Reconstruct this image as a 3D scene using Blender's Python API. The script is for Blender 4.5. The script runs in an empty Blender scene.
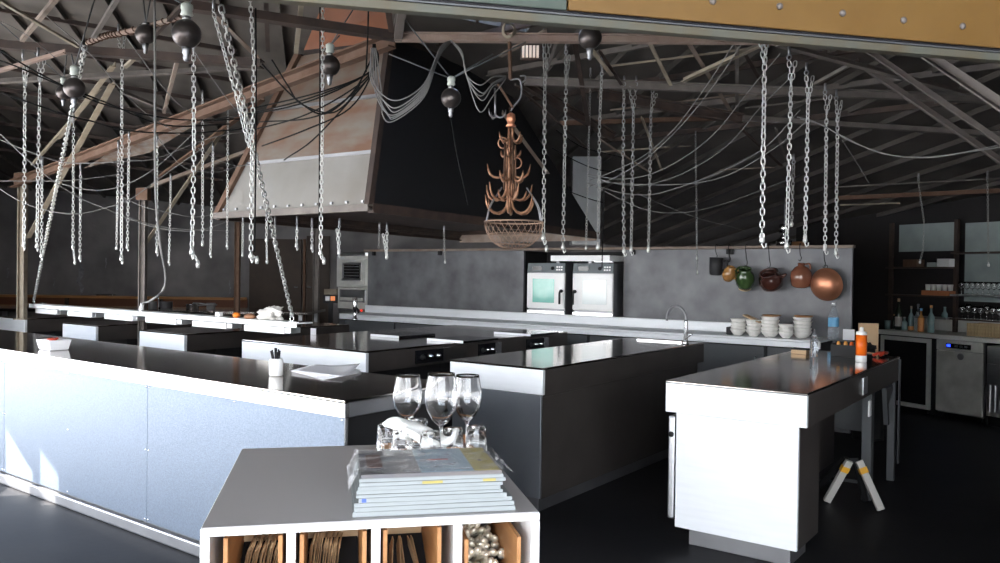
import bpy, math, random
from mathutils import Vector, Matrix, noise as mnoise
random.seed(7)
S = bpy.context.scene
COL = S.collection
V = Vector
PI = math.pi

# ------------------------------------------------------------------ camera
FPX, W, HH = 803.54, 1000.0, 563.0
EYE = 1.47
CR = V((0.80746833, 0.58976062, 0.01331543))
CU = V((-0.01655861, 0.00009656, 0.99986289))
CF = V((-0.58967847, 0.80757811, -0.00984358))
CAM = V((0, 0, EYE))
cd = bpy.data.cameras.new('camera'); cam = bpy.data.objects.new('camera', cd); COL.objects.link(cam)
cam.matrix_world = Matrix(((CR.x, CU.x, -CF.x, 0), (CR.y, CU.y, -CF.y, 0), (CR.z, CU.z, -CF.z, EYE), (0, 0, 0, 1)))
cd.sensor_width = 36.0; cd.lens = FPX * 36.0 / W; cd.clip_start = 0.05; cd.clip_end = 200
S.camera = cam

# ------------------------------------------------------------------ light
wd = bpy.data.worlds.new('sky'); S.world = wd; wd.use_nodes = True
nt = wd.node_tree; nt.nodes.clear()
wo = nt.nodes.new('ShaderNodeOutputWorld'); bg = nt.nodes.new('ShaderNodeBackground')
tc = nt.nodes.new('ShaderNodeTexCoord'); sx = nt.nodes.new('ShaderNodeSeparateXYZ'); rp = nt.nodes.new('ShaderNodeValToRGB')
nt.links.new(tc.outputs['Generated'], sx.inputs[0]); nt.links.new(sx.outputs['Z'], rp.inputs[0])
nt.links.new(rp.outputs[0], bg.inputs[0]); nt.links.new(bg.outputs[0], wo.inputs[0])
rp.color_ramp.elements[0].position = 0.0; rp.color_ramp.elements[0].color = (1.0, 1.0, 1.0, 1)
rp.color_ramp.elements[1].position = 0.6; rp.color_ramp.elements[1].color = (0.60, 0.75, 1.0, 1)
bg.inputs[1].default_value = 9.0
sl = bpy.data.lights.new('sun', 'SUN'); so = bpy.data.objects.new('sun', sl); COL.objects.link(so)
sl.energy = 34.0; sl.angle = 0.006; sl.color = (1.0, 0.95, 0.88)
SUN = V((0.66, 0.7513, -0.9)).normalized()
so.rotation_euler = SUN.to_track_quat('-Z', 'Y').to_euler(); so.location = (-10, -10, 12)
S.view_settings.view_transform = 'Standard'; S.view_settings.look = 'None'
S.view_settings.gamma = 1.0; S.view_settings.use_curve_mapping = False
S.view_settings.exposure = 0.35

# ------------------------------------------------------------------ helpers
def ray(x, y): return (x - 500) * CR - (y - 281.5) * CU + FPX * CF
def atD(x, y, d): return CAM + ray(x, y) * (d / FPX)
def atZ(x, y, z): r = ray(x, y); return CAM + r * ((z - EYE) / r.z)
def atY(x, y, Y): r = ray(x, y); return CAM + r * (Y / r.y)
def atX(x, y, X): r = ray(x, y); return CAM + r * (X / r.x)
FA = V((0.66, 0.7513, 0)); NA = V((-0.7513, 0.66, 0))     # along / into the building
def uv(u, v, z=0.0): q = FA * u + NA * v; q.z = z; return q
CRH = V((0.8076, 0.5897, 0)); CFH = V((-0.5897, 0.8076, 0))
def roofz(p): return 4.03 - 0.0835 * p.dot(CRH) - 0.1335 * p.dot(CFH)

def mat(name, col, rough=0.5, metal=0.0, var=None, vs=6.0, va=0.5, bump=0.0, bs=60.0, stretch=None, trans=0.0, ior=1.45, emis=None, es=0.0, coat=0.0, spec=0.5, detail=6.0):
    m = bpy.data.materials.new(name); m.use_nodes = True
    n = m.node_tree.nodes; L = m.node_tree.links; b = n['Principled BSDF']
    b.inputs['Base Color'].default_value = (*col, 1); b.inputs['Roughness'].default_value = rough
    b.inputs['Metallic'].default_value = metal; b.inputs['Specular IOR Level'].default_value = spec
    b.inputs['IOR'].default_value = ior
    if trans: b.inputs['Transmission Weight'].default_value = trans
    if coat: b.inputs['Coat Weight'].default_value = coat
    if emis: b.inputs['Emission Color'].default_value = (*emis, 1); b.inputs['Emission Strength'].default_value = es
    t = n.new('ShaderNodeTexCoord'); mp = n.new('ShaderNodeMapping'); L.new(t.outputs['Object'], mp.inputs[0])
    if stretch: mp.inputs['Scale'].default_value = stretch
    if var:
        nz = n.new('ShaderNodeTexNoise'); nz.inputs['Scale'].default_value = vs; nz.inputs['Detail'].default_value = detail
        L.new(mp.outputs[0], nz.inputs[0])
        r = n.new('ShaderNodeValToRGB'); r.color_ramp.elements[0].position = 0.5 - 0.25 * (1.2 - va); r.color_ramp.elements[1].position = 0.5 + 0.25 * (1.2 - va)
        r.color_ramp.elements[0].color = (*col, 1); r.color_ramp.elements[1].color = (*var, 1)
        L.new(nz.outputs[0], r.inputs[0]); L.new(r.outputs[0], b.inputs['Base Color'])
    if bump:
        nb = n.new('ShaderNodeTexNoise'); nb.inputs['Scale'].default_value = bs; nb.inputs['Detail'].default_value = 3
        L.new(mp.outputs[0], nb.inputs[0]); bp = n.new('ShaderNodeBump'); bp.inputs['Strength'].default_value = bump; bp.inputs['Distance'].default_value = 0.01
        L.new(nb.outputs[0], bp.inputs['Height']); L.new(bp.outputs[0], b.inputs['Normal'])
    return m

class MB:
    def __init__(s): s.v = []; s.f = []; s.sm = []; s.mi = []; s.cur = 0
    def add(s, vs, fs, smooth=False):
        o = len(s.v); s.v += [tuple(p) for p in vs]
        for f in fs: s.f.append(tuple(i + o for i in f)); s.sm.append(smooth); s.mi.append(s.cur)
        return s
    def hexa(s, c, smooth=False):     # 8 corners: bottom 4 ccw, top 4 ccw
        return s.add(c, [(0, 3, 2, 1), (4, 5, 6, 7), (0, 1, 5, 4), (1, 2, 6, 5), (2, 3, 7, 6), (3, 0, 4, 7)], smooth)
    def box(s, x0, x1, y0, y1, z0, z1):
        x0, x1 = min(x0, x1), max(x0, x1); y0, y1 = min(y0, y1), max(y0, y1); z0, z1 = min(z0, z1), max(z0, z1)
        return s.hexa([(x0, y0, z0), (x1, y0, z0), (x1, y1, z0), (x0, y1, z0), (x0, y0, z1), (x1, y0, z1), (x1, y1, z1), (x0, y1, z1)])
    def obox(s, o, a, b, x0, x1, y0, y1, z0, z1, c=V((0, 0, 1))):   # box in the frame o + a x + b y + c z
        q = [(x0, y0, z0), (x1, y0, z0), (x1, y1, z0), (x0, y1, z0), (x0, y0, z1), (x1, y0, z1), (x1, y1, z1), (x0, y1, z1)]
        return s.hexa([o + a * x + b * y + c * z for x, y, z in q])
    def prism(s, pts, ext, smooth=False):
        n = len(pts); e = V(ext)
        return s.add([V(p) for p in pts] + [V(p) + e for p in pts], [tuple(range(n - 1, -1, -1)), tuple(range(n, 2 * n))] + [(i, (i + 1) % n, n + (i + 1) % n, n + i) for i in range(n)], smooth)
    def lathe(s, prof, o=(0, 0, 0), seg=16, axis=None, smooth=True):
        o = V(o); q = V((0, 0, 1)).rotation_difference(V(axis)) if axis is not None else None
        vs = []; fs = []; n = len(prof)
        for r, z in prof:
            for k in range(seg):
                a = 2 * PI * k / seg; p = V((r * math.cos(a), r * math.sin(a), z))
                if q: p = q @ p
                vs.append(o + p)
        for i in range(n - 1):
            for k in range(seg):
                k2 = (k + 1) % seg; fs.append((i * seg + k, i * seg + k2, (i + 1) * seg + k2, (i + 1) * seg + k))
        if prof[0][0] > 1e-5: fs.append(tuple(range(seg - 1, -1, -1)))
        if prof[-1][0] > 1e-5: fs.append(tuple((n - 1) * seg + k for k in range(seg)))
        return s.add(vs, fs, smooth)
    def olathe(s, prof, o, seg=16, axis=None):      # open surface, no caps
        k0 = len(s.f); s.lathe(prof, o, seg, axis)
        for _ in range((prof[0][0] > 1e-5) + (prof[-1][0] > 1e-5)): s.f.pop(); s.sm.pop(); s.mi.pop()
        return s
    def tube(s, pts, r, seg=6, closed=False):
        pts = [V(p) for p in pts]; n = len(pts); vs = []; fs = []
        t0 = (pts[1] - pts[0]).normalized(); a = V((0, 0, 1)) if abs(t0.z) < 0.9 else V((1, 0, 0))
        nrm = t0.cross(a).normalized()
        for i in range(n):
            if closed: t = (pts[(i + 1) % n] - pts[i - 1])
            else: t = pts[min(i + 1, n - 1)] - pts[max(i - 1, 0)]
            t.normalize(); nrm = (nrm - t * nrm.dot(t)).normalized(); bn = t.cross(nrm)
            rr = r[i] if isinstance(r, (list, tuple)) else r
            for k in range(seg):
                an = 2 * PI * k / seg; vs.append(pts[i] + nrm * (rr * math.cos(an)) + bn * (rr * math.sin(an)))
        m = n if closed else n - 1
        for i in range(m):
            j = (i + 1) % n
            for k in range(seg): k2 = (k + 1) % seg; fs.append((i * seg + k, i * seg + k2, j * seg + k2, j * seg + k))
        if not closed: fs += [tuple(range(seg - 1, -1, -1)), tuple((n - 1) * seg + k for k in range(seg))]
        return s.add(vs, fs, True)
    def sphere(s, o, r, seg=16, rings=10, sc=(1, 1, 1)):
        prof = [(r * math.sin(PI * i / rings), -r * math.cos(PI * i / rings)) for i in range(rings + 1)]
        prof[0] = (1e-6, prof[0][1]); prof[-1] = (1e-6, prof[-1][1])
        k = len(s.v); s.lathe(prof, (0, 0, 0), seg); o = V(o)
        for i in range(k, len(s.v)): p = s.v[i]; s.v[i] = (p[0] * sc[0] + o.x, p[1] * sc[1] + o.y, p[2] * sc[2] + o.z)
        return s
    def beam(s, p, q, w, h, kind='box', up=V((0, 0, 1)), t=None):
        p, q = V(p), V(q); d = (q - p).normalized(); a = d.cross(up).normalized(); b = a.cross(d).normalized(); t = t or min(w, h) * 0.16
        def bar(a0, a1, b0, b1):
            s.hexa([p + a * a0 + b * b0, p + a * a1 + b * b0, q + a * a1 + b * b0, q + a * a0 + b * b0, p + a * a0 + b * b1, p + a * a1 + b * b1, q + a * a1 + b * b1, q + a * a0 + b * b1])
        if kind == 'box': bar(-w / 2, w / 2, -h / 2, h / 2)
        elif kind == 'L': bar(-w / 2, w / 2, -h / 2, -h / 2 + t); bar(-w / 2, -w / 2 + t, -h / 2 + t, h / 2)
        elif kind == 'T': bar(-w / 2, w / 2, -h / 2, -h / 2 + t); bar(-t / 2, t / 2, -h / 2 + t, h / 2)
        elif kind == 'I': bar(-w / 2, w / 2, -h / 2, -h / 2 + t); bar(-w / 2, w / 2, h / 2 - t, h / 2); bar(-t / 2, t / 2, -h / 2 + t, h / 2 - t)
        elif kind == 'C': bar(-w / 2, w / 2, -h / 2, -h / 2 + t); bar(-w / 2, w / 2, h / 2 - t, h / 2); bar(w / 2 - t, w / 2, -h / 2 + t, h / 2 - t)
        return s
    def build(s, name, m, parent=None, bevel=0.0, org=None):
        if org is None:
            xs = [p[0] for p in s.v]; ys = [p[1] for p in s.v]; zs = [p[2] for p in s.v]
            org = V(((min(xs) + max(xs)) / 2, (min(ys) + max(ys)) / 2, min(zs)))
        org = V(org)
        me = bpy.data.meshes.new(name); me.from_pydata([(p[0] - org.x, p[1] - org.y, p[2] - org.z) for p in s.v], [], s.f)
        me.polygons.foreach_set('use_smooth', s.sm)
        for mm in (m if isinstance(m, (list, tuple)) else [m]): me.materials.append(mm)
        me.polygons.foreach_set('material_index', s.mi); me.update()
        o = bpy.data.objects.new(name, me); COL.objects.link(o); WL[o.name] = org
        if parent: o.parent = parent; o.location = org - WL[parent.name]
        else: o.location = org
        if bevel:
            bm = o.modifiers.new('bevel', 'BEVEL'); bm.width = bevel; bm.segments = 2; bm.limit_method = 'ANGLE'
        return o
WL = {}
def tag(o, label, cat, group=None):
    o['label'] = label; o['category'] = cat
    if group: o['group'] = group
    return o
def struct(o): o['kind'] = 'structure'; return o
def thing(name, label, cat, loc, group=None):
    o = bpy.data.objects.new(name, None); COL.objects.link(o); o.location = loc; o.empty_display_size = 0.1
    WL[o.name] = V(loc); return tag(o, label, cat, group)
def dup(o, loc, label=None, rz=0.0, scale=None):
    c = o.copy(); COL.objects.link(c); c.location = loc; WL[c.name] = V(loc)
    if rz: c.rotation_euler[2] = rz
    if label: c['label'] = label
    for ch in list(o.children):
        k = ch.copy(); COL.objects.link(k); k.parent = c
        for g in list(ch.children): h = g.copy(); COL.objects.link(h); h.parent = k
    return c
def spline(pts, n=8):
    pts = [V(p) for p in pts]; P = [pts[0] * 2 - pts[1]] + pts + [pts[-1] * 2 - pts[-2]]; out = []
    for i in range(1, len(P) - 2):
        a, b, c, d = P[i - 1], P[i], P[i + 1], P[i + 2]
        for k in range(n):
            t = k / n; out.append(0.5 * ((2 * b) + (c - a) * t + (2 * a - 5 * b + 4 * c - d) * t * t + (3 * b - a - 3 * c + d) * t ** 3))
    out.append(pts[-1]); return out
ORD = ['first', 'second', 'third', 'fourth', 'fifth', 'sixth', 'seventh', 'eighth', 'ninth', 'tenth', 'eleventh', 'twelfth', 'thirteenth', 'fourteenth', 'fifteenth', 'sixteenth']

# ------------------------------------------------------------------ materials
M = {}
M['steel'] = mat('brushed_steel', (0.62, 0.63, 0.65), 0.34, 1.0, (0.72, 0.73, 0.75), 3, 0.3, 0.06, 140, (1, 1, 12))
M['steel_top'] = mat('polished_worktop_steel', (0.46, 0.42, 0.385), 0.11, 1.0, (0.56, 0.52, 0.485), 2.5, 0.4, 0.02, 30)
M['leg_dim'] = mat('dim_grey_steel', (0.09, 0.095, 0.10), 0.5, 0.3)
M['wall_dark'] = mat('near_black_wall', (0.010, 0.009, 0.010), 0.8, 0.0, (0.022, 0.019, 0.019), 1.5, 0.3)  # darker copy of the wall colour, mottled at random
M['steel_panel'] = mat('dark_satin_steel', (0.30, 0.32, 0.35), 0.35, 0.85, (0.36, 0.38, 0.41), 3, 0.3)
M['steel_dark'] = mat('dull_steel', (0.24, 0.24, 0.25), 0.42, 0.9, (0.32, 0.32, 0.33), 4, 0.4)
M['steel_bright'] = mat('bright_steel', (0.8, 0.8, 0.8), 0.22, 1.0)
M['side'] = mat('shaded_side_steel', (0.050, 0.043, 0.040), 0.42, 0.35, (0.072, 0.063, 0.058), 3)  # plain steel coloured dark to stand for sides facing the unlit wall
M['steel_face'] = mat('satin_steel_face', (0.74, 0.76, 0.78), 0.5, 0.3, (0.80, 0.82, 0.84), 3, 0.3, 0.04, 140, (1, 1, 12))
M['dim_label'] = mat('dim_label', (0.50, 0.48, 0.44), 0.6)
M['panel_blue'] = mat('perforated_bar_panel', (0.115, 0.142, 0.185), 0.42, 0.55, (0.145, 0.178, 0.228), 90, 0.6, 0.25, 220)
M['floor'] = mat('dark_concrete', (0.011, 0.0115, 0.0135), 0.5, 0.0, (0.024, 0.023, 0.024), 1.6, 0.3, 0.05, 25, spec=0.16)
M['paving'] = mat('pale_paving', (0.56, 0.55, 0.53), 0.85, 0.0, (0.64, 0.63, 0.61), 2)
M['wall'] = mat('blackened_wall', (0.085, 0.080, 0.082), 0.7, 0.0, (0.24, 0.225, 0.22), 1.4, 0.3, 0.3, 9)
M['wall_out'] = mat('painted_wall', (0.3, 0.28, 0.26), 0.8)
M['roof'] = mat('dark_roof_sheet', (0.062, 0.055, 0.049), 0.6, 0.1, (0.118, 0.104, 0.093), 2.0, 0.4)
M['splash'] = mat('blackened_steel_panel', (0.075, 0.076, 0.082), 0.45, 0.2, (0.18, 0.182, 0.19), 3.2, 0.3, 0.03, 20)
M['black'] = mat('matt_black', (0.008, 0.008, 0.009), 0.6)
M['black_gloss'] = mat('gloss_black', (0.010, 0.010, 0.012), 0.15)
M['rust'] = mat('rusty_steel', (0.095, 0.045, 0.026), 0.8, 0.1, (0.145, 0.09, 0.062), 9, 0.2, 0.2, 60)
M['rust_pale'] = mat('rust_stained_pale_steel', (0.17, 0.115, 0.085), 0.75, 0.1, (0.26, 0.215, 0.18), 7, 0.2, 0.15, 60)
M['beam_tan'] = mat('weathered_tan_steel', (0.22, 0.175, 0.125), 0.7, 0.1, (0.31, 0.27, 0.21), 10, 0.3, 0.15, 60)
M['rust_pink'] = mat('pinkish_rusty_steel', (0.30, 0.20, 0.16), 0.75, 0.1, (0.42, 0.33, 0.28), 7, 0.2, 0.15, 60)
M['beam_dark'] = mat('sooty_steel', (0.030, 0.022, 0.020), 0.65, 0.2, (0.07, 0.045, 0.035), 8, 0.3)
M['beam_grey'] = mat('grey_weathered_steel', (0.115, 0.10, 0.09), 0.65, 0.2, (0.19, 0.165, 0.148), 8, 0.3)
M['galv'] = mat('galvanised_chain', (0.58, 0.58, 0.56), 0.4, 0.75)
M['galv_dull'] = mat('tarnished_chain', (0.30, 0.30, 0.285), 0.45, 0.7)
M['cable_black'] = mat('black_cable', (0.008, 0.008, 0.008), 0.8, spec=0.15)
M['cable_grey'] = mat('grey_cable', (0.19, 0.185, 0.178), 0.6, 0.1)
M['globe'] = mat('dark_cast_iron', (0.06, 0.056, 0.056), 0.33, 0.7, (0.11, 0.09, 0.082), 12, 0.3)
M['ceramic'] = mat('pale_porcelain', (0.46, 0.49, 0.44), 0.35)
M['yellow'] = mat('ochre_painted_steel', (0.120, 0.060, 0.010), 0.55, 0.0, (0.158, 0.086, 0.020), 3.5, 0.2, 0.04, 30)
M['teal'] = mat('faded_teal_paint', (0.050, 0.070, 0.060), 0.6, 0.0, (0.064, 0.076, 0.06), 4, 0.3)
M['flange'] = mat('worn_flange_paint', (0.092, 0.068, 0.036), 0.6, 0.1, (0.078, 0.09, 0.08), 5, 0.1)
M['white'] = mat('white_laminate', (0.80, 0.80, 0.79), 0.35)
M['white_paint'] = mat('white_enamel', (0.85, 0.85, 0.84), 0.3)
M['wood'] = mat('warm_wood', (0.34, 0.15, 0.05), 0.5, 0.0, (0.46, 0.23, 0.09), 5, 0.3, 0.05, 40, (1, 1, 6))
M['wood_pale'] = mat('pale_plywood', (0.52, 0.34, 0.18), 0.55, 0.0, (0.60, 0.42, 0.25), 4, 0.3, 0.0, 40, (1, 5, 1))
M['paper'] = mat('white_paper', (0.82, 0.82, 0.84), 0.7)
M['glass'] = mat('clear_glass', (1, 1, 1), 0.0, 0.0, trans=1.0, ior=1.45)
M['copper'] = mat('copper', (0.66, 0.29, 0.17), 0.42, 0.8, (0.54, 0.23, 0.13), 6)
M['bronze'] = mat('bronzed_cutlery', (0.58, 0.39, 0.22), 0.4, 0.3)
M['brass_end'] = mat('champagne_cutlery', (0.72, 0.66, 0.54), 0.3, 0.55)
M['felt'] = mat('black_felt', (0.012, 0.011, 0.012), 0.95)
M['stain'] = mat('pale_lime_stain', (0.25, 0.25, 0.26), 0.9, 0.0, (0.12, 0.12, 0.13), 14)
M['brown_wall'] = mat('brown_board', (0.030, 0.017, 0.010), 0.6, 0.0, (0.045, 0.026, 0.016), 5)

# ------------------------------------------------------------------ setting
def slab_uv(name, u0, u1, v0, v1, z0, z1, m):
    b = MB(); b.hexa([uv(u0, v0, z0), uv(u1, v0, z0), uv(u1, v1, z0), uv(u0, v1, z0), uv(u0, v0, z1), uv(u1, v0, z1), uv(u1, v1, z1), uv(u0, v1, z1)])
    return struct(b.build(name, m))
slab_uv('floor', -4.6, 12.5, -0.6, 18.5, -0.15, 0.0, M['floor'])
slab_uv('ground_terrace', -30, 30, -40, -0.6, -0.17, -0.02, M['paving'])
slab_uv('ground_yard', -30, -4.6, -0.6, 30, -0.17, -0.02, M['paving'])
slab_uv('floor_rear', -6.2, -4.6, 8.5, 18.5, -0.02, 0.0, M['floor'])

def wall(name, p, q, thick, m, z0=0.0, holes=(), top=None):
    # a vertical wall from p to q (left to right seen from inside), thickness away; holes: (s0, s1, za, zb)
    p, q = V(p), V(q); d = (q - p); L = d.length; d.normalize(); n = V((-d.y, d.x, 0)) * thick
    b = MB()
    def seg(s0, s1, za, zb0, zb1):
        a, c = p + d * s0, p + d * s1
        if zb0 is None: zb0, zb1 = (top or roofz(a) + 0.06), (top or roofz(c) + 0.06)
        b.hexa([V((a.x, a.y, za)), V((c.x, c.y, za)), V((c.x, c.y, za)) + n, V((a.x, a.y, za)) + n, V((a.x, a.y, zb0)), V((c.x, c.y, zb1)), V((c.x, c.y, zb1)) + n, V((a.x, a.y, zb0)) + n])
    s = 0.0
    for (s0, s1, za, zb) in sorted(holes):
        seg(s, s0, z0, None, None); seg(s0, s1, z0, za, za); seg(s0, s1, zb, None, None); s = s1
    seg(s, L, z0, None, None)
    return struct(b.build(name, m))
WB0, WB1 = atD(-60, 300, 14.0), atD(1150, 300, 14.0); WB0.z = WB1.z = 0
wall('wall_back', WB0, WB1, 0.25, M['wall'])
# unseen left wall, its two high openings made up to throw the sun patches
ul = -4.3
wall('wall_left_upper', uv(ul, 6.12), uv(ul, 8.6), 0.03, M['wall_out'], z0=2.6)
wall('wall_left', uv(ul, -4.2), uv(ul, 6.12), 0.03, M['wall_out'], z0=2.0, holes=[(4.2 + 5.45, 4.2 + 5.63, 2.36, 2.78), (4.2 + 5.71, 4.2 + 6.0, 2.06, 2.42)])
for k, v_ in enumerate((-4.2, -0.9, 8.3)):
    slab_uv('trim_%d' % (k + 1), ul - 0.03, ul, v_, v_ + 0.3, 0.0, 2.0 if k < 2 else 2.6, M['wall_out'])
wall('wall_left_rear', uv(-5.6, 8.6), uv(-5.6, 15.75), 0.1, M['wall'])
slab_uv('wall_left_return', -5.6, ul, 8.6, 8.7, 0, 3.6, M['wall'])
GB = V((0.89, -0.456, 0)).normalized(); HB = V((0.456, 0.89, 0)).normalized()     # the back-bar on the right runs along GB
AB = V((-1.31, 9.70, 0))
wall('wall_right', AB - GB * 2.6 + HB * 0.72, AB + GB * 4.2 + HB * 0.72, 0.2, M['wall_dark'])
q0 = AB + GB * 4.2 + HB * 0.72
wall('wall_right_side', q0, uv(q0.dot(FA) - 0.2, 2.45), 0.2, M['wall_dark'])
wall('wall_front', uv(2.85, 2.6), uv(7.5, 2.6), -0.2, M['wall_out'])
wall('wall_light_block', uv(2.9, -4.4), uv(2.9, 2.55), 0.15, M['wall'])  # unseen outdoor wall, added to block daylight from the right
# wall above the lintel
b = MB()
for u0, u1 in ((-4.3, 2.85),):
    for k in range(4):
        ua = u0 + (u1 - u0) * k / 4; ub = u0 + (u1 - u0) * (k + 1) / 4
        a, c = uv(ua, 2.72), uv(ub, 2.72); n = NA * 0.1
        b.hexa([V((a.x, a.y, 2.84)), V((c.x, c.y, 2.84)), V((c.x, c.y, 2.84)) + n, V((a.x, a.y, 2.84)) + n, V((a.x, a.y, roofz(a) + .05)), V((c.x, c.y, roofz(c) + .05)), V((c.x, c.y, roofz(c) + .05)) + n, V((a.x, a.y, roofz(a) + .05)) + n])
struct(b.build('wall_front_upper', M['wall_out']))

# roof: dark standing-seam sheet with a small skylight gap
def roof_pt(u, v, dz=0.0):
    q = uv(u, v); q.z = roofz(q) + dz; return q
sk = atD(500, 22, 5.45); su, sv = sk.dot(FA), sk.dot(NA)
b = MB()
us = [-5.9, su - 0.28, su + 0.28, 9.2]; vs_ = [-6.6, sv - 0.35, sv + 0.35, 18.4]  # overhang above and behind the camera is added to cut sky light
for i in range(3):
    for j in range(3):
        if i == 1 and j == 1: continue
        c = [(us[i], vs_[j]), (us[i + 1], vs_[j]), (us[i + 1], vs_[j + 1]), (us[i], vs_[j + 1])]
        b.hexa([roof_pt(*k) for k in c] + [roof_pt(*k, 0.06) for k in c])
u = -5.8
while u < 9.1:
    if not (abs(u - su) < 0.3):
        b.hexa([roof_pt(u, -6.5, -.045), roof_pt(u + .03, -6.5, -.045), roof_pt(u + .03, 18.3, -.045), roof_pt(u, 18.3, -.045), roof_pt(u, -6.5), roof_pt(u + .03, -6.5), roof_pt(u + .03, 18.3), roof_pt(u, 18.3)])
    u += 0.42
struct(b.build('ceiling', M['roof']))
sm = bpy.data.materials.new('frosted_skylight'); sm.use_nodes = True; M['skylight'] = sm
tl_ = sm.node_tree.nodes.new('ShaderNodeBsdfTranslucent'); tl_.inputs[0].default_value = (0.42, 0.46, 0.52, 1)
sm.node_tree.links.new(tl_.outputs[0], sm.node_tree.nodes['Material Output'].inputs[0])
b = MB()
for k in range(3):
    u0 = su - 0.28 + 0.56 * k / 3; b.beam(roof_pt(u0, sv - .36, .02), roof_pt(u0, sv + .36, .02), .02, .05)
b.beam(roof_pt(su - .3, sv, .02), roof_pt(su + .3, sv, .02), .02, .05)
wf = struct(b.build('window_1', M['beam_dark']))
MB().hexa([roof_pt(su - .3, sv - .37, .062), roof_pt(su + .3, sv - .37, .062), roof_pt(su + .3, sv + .37, .062), roof_pt(su - .3, sv + .37, .062), roof_pt(su - .3, sv - .37, .066), roof_pt(su + .3, sv - .37, .066), roof_pt(su + .3, sv + .37, .066), roof_pt(su - .3, sv + .37, .066)]).build('pane', M['skylight'], wf)

# ------------------------------------------------------------------ lintel beam over the opening
LB0 = atZ(500, 19, 2.30)
lu, lv = LB0.dot(FA), LB0.dot(NA)
def luv(u, dv, z): return uv(u, lv + dv, z)
def lbox(b, u0, u1, a0, a1, z0, z1): return b.hexa([luv(u0, a0, z0), luv(u1, a0, z0), luv(u1, a1, z0), luv(u0, a1, z0), luv(u0, a0, z1), luv(u1, a0, z1), luv(u1, a1, z1), luv(u0, a1, z1)])
lint = thing('lintel_beam', 'ochre and teal painted steel lintel beam with rivets, nearest overhead', 'beam', luv(0, 0.1, 2.3))
lbox(MB(), -4.28, 2.82, -0.005, 0.035, 2.30, 2.328).build('bottom_flange', M['flange'], lint, 0.003)
lbox(MB(), -4.28, 2.82, 0.012, 0.034, 2.328, 2.352).build('groove_shade', M['black_gloss'], lint, 0.004)  # dark strip standing for the shadow gap above the flange
lbox(MB(), -4.28, 2.82, 0.006, 0.0115, 2.334, 2.339).build('groove_glint', M['leg_dim'], lint)  # thin paler strip standing for the highlight in the groove
uj = atZ(562, 8, 2.38).dot(FA)
o = lbox(MB(), -4.28, uj - .003, 0.012, 0.034, 2.3525, 2.85).build('web_plate', M['teal'], lint, 0.003); o['label'] = 'teal painted web plate'
o = lbox(MB(), uj + .003, 2.82, 0.008, 0.034, 2.3525, 2.85).build('web_plate', M['yellow'], lint, 0.003); o['label'] = 'ochre painted web plate with rivets'
for (x, y) in ((713, 1), (780, 6), (843, 13), (904, 20), (963, 26)):
    r_ = ray(x, y); k = (lv + 0.0045) / r_.dot(NA); p = CAM + r_ * k
    MB().lathe([(.013, 0), (.012, .006), (.006, .011), (1e-5, .012)], p + NA * .004, 10, -NA).build('rivet', M['beam_grey'], lint)

# ------------------------------------------------------------------ benches
TOP = 0.90
def bench(name, label, x0, x1, y0, y1, fascia=0.155, top_m='steel_top', grp='long steel workbenches', body=None, body_z=0.10, plinth=True, side_m='side', end_m='steel_face'):
    t = thing(name, label, 'workbench', ((x0 + x1) / 2, (y0 + y1) / 2, 0), grp)
    MB().box(x0, x1, y0, y1, TOP - .012, TOP).build('worktop', M[top_m], t, .004)
    MB().box(x0 + .001, x1 - .001, y0 + .002, y0 + .03, TOP - fascia, TOP - .013).build('front_fascia', M['steel_face'], t, .003)
    for xa in (x0 + .001, x1 - .027): MB().box(xa, xa + .026, y0 + .031, y1 - .002, TOP - fascia, TOP - .013).build('side_fascia', M[side_m], t, .002)
    if body:
        bx0, bx1, by0, by1 = body
        MB().box(bx0, bx1, by0 + .022, by1, body_z, TOP - fascia + .06).build('body', M['side'], t, .003)
        o = MB().box(bx0 + .002, bx1 - .002, by0, by0 + .021, body_z, TOP - fascia - .004).build('end_panel', M[end_m], t, .003)
        MB().box(bx0 + .06, bx1 - .05, by0 + .06, by1 - .05, 0, body_z).build('plinth', M['steel_dark'], t, .003)
    return t
YF, YB = 4.08, 6.60
YS = 6.05
b4 = bench('workbench', 'steel workbench furthest left behind the bar, under the thin left post', -10.22, -9.49, YF, YS)
b3 = bench('workbench', 'narrow steel workbench end second from the left behind the bar', -8.63, -7.95, YF, YS)
b2 = bench('workbench', 'steel workbench end third from the left, under the hanging heat-lamp rail', -7.15, -6.42, YF, YS)
for t, x0, x1 in ((b4, -10.22, -9.49), (b3, -8.63, -7.95), (b2, -7.15, -6.42)):
    MB().box(x0 + .05, x1 - .05, YF + .35, YS - .05, .1, .76).build('body', M['black'], t)
    for lx in (x0 + .06, x1 - .10):
        MB().box(lx, lx + .04, YF + .06, YF + .10, 0, TOP - .155).build('leg', M['beam_tan'], t, .003)
        MB().box(lx, lx + .04, YS - .14, YS - .10, 0, TOP - .02).build('leg', M['beam_tan'], t, .003)
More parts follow.
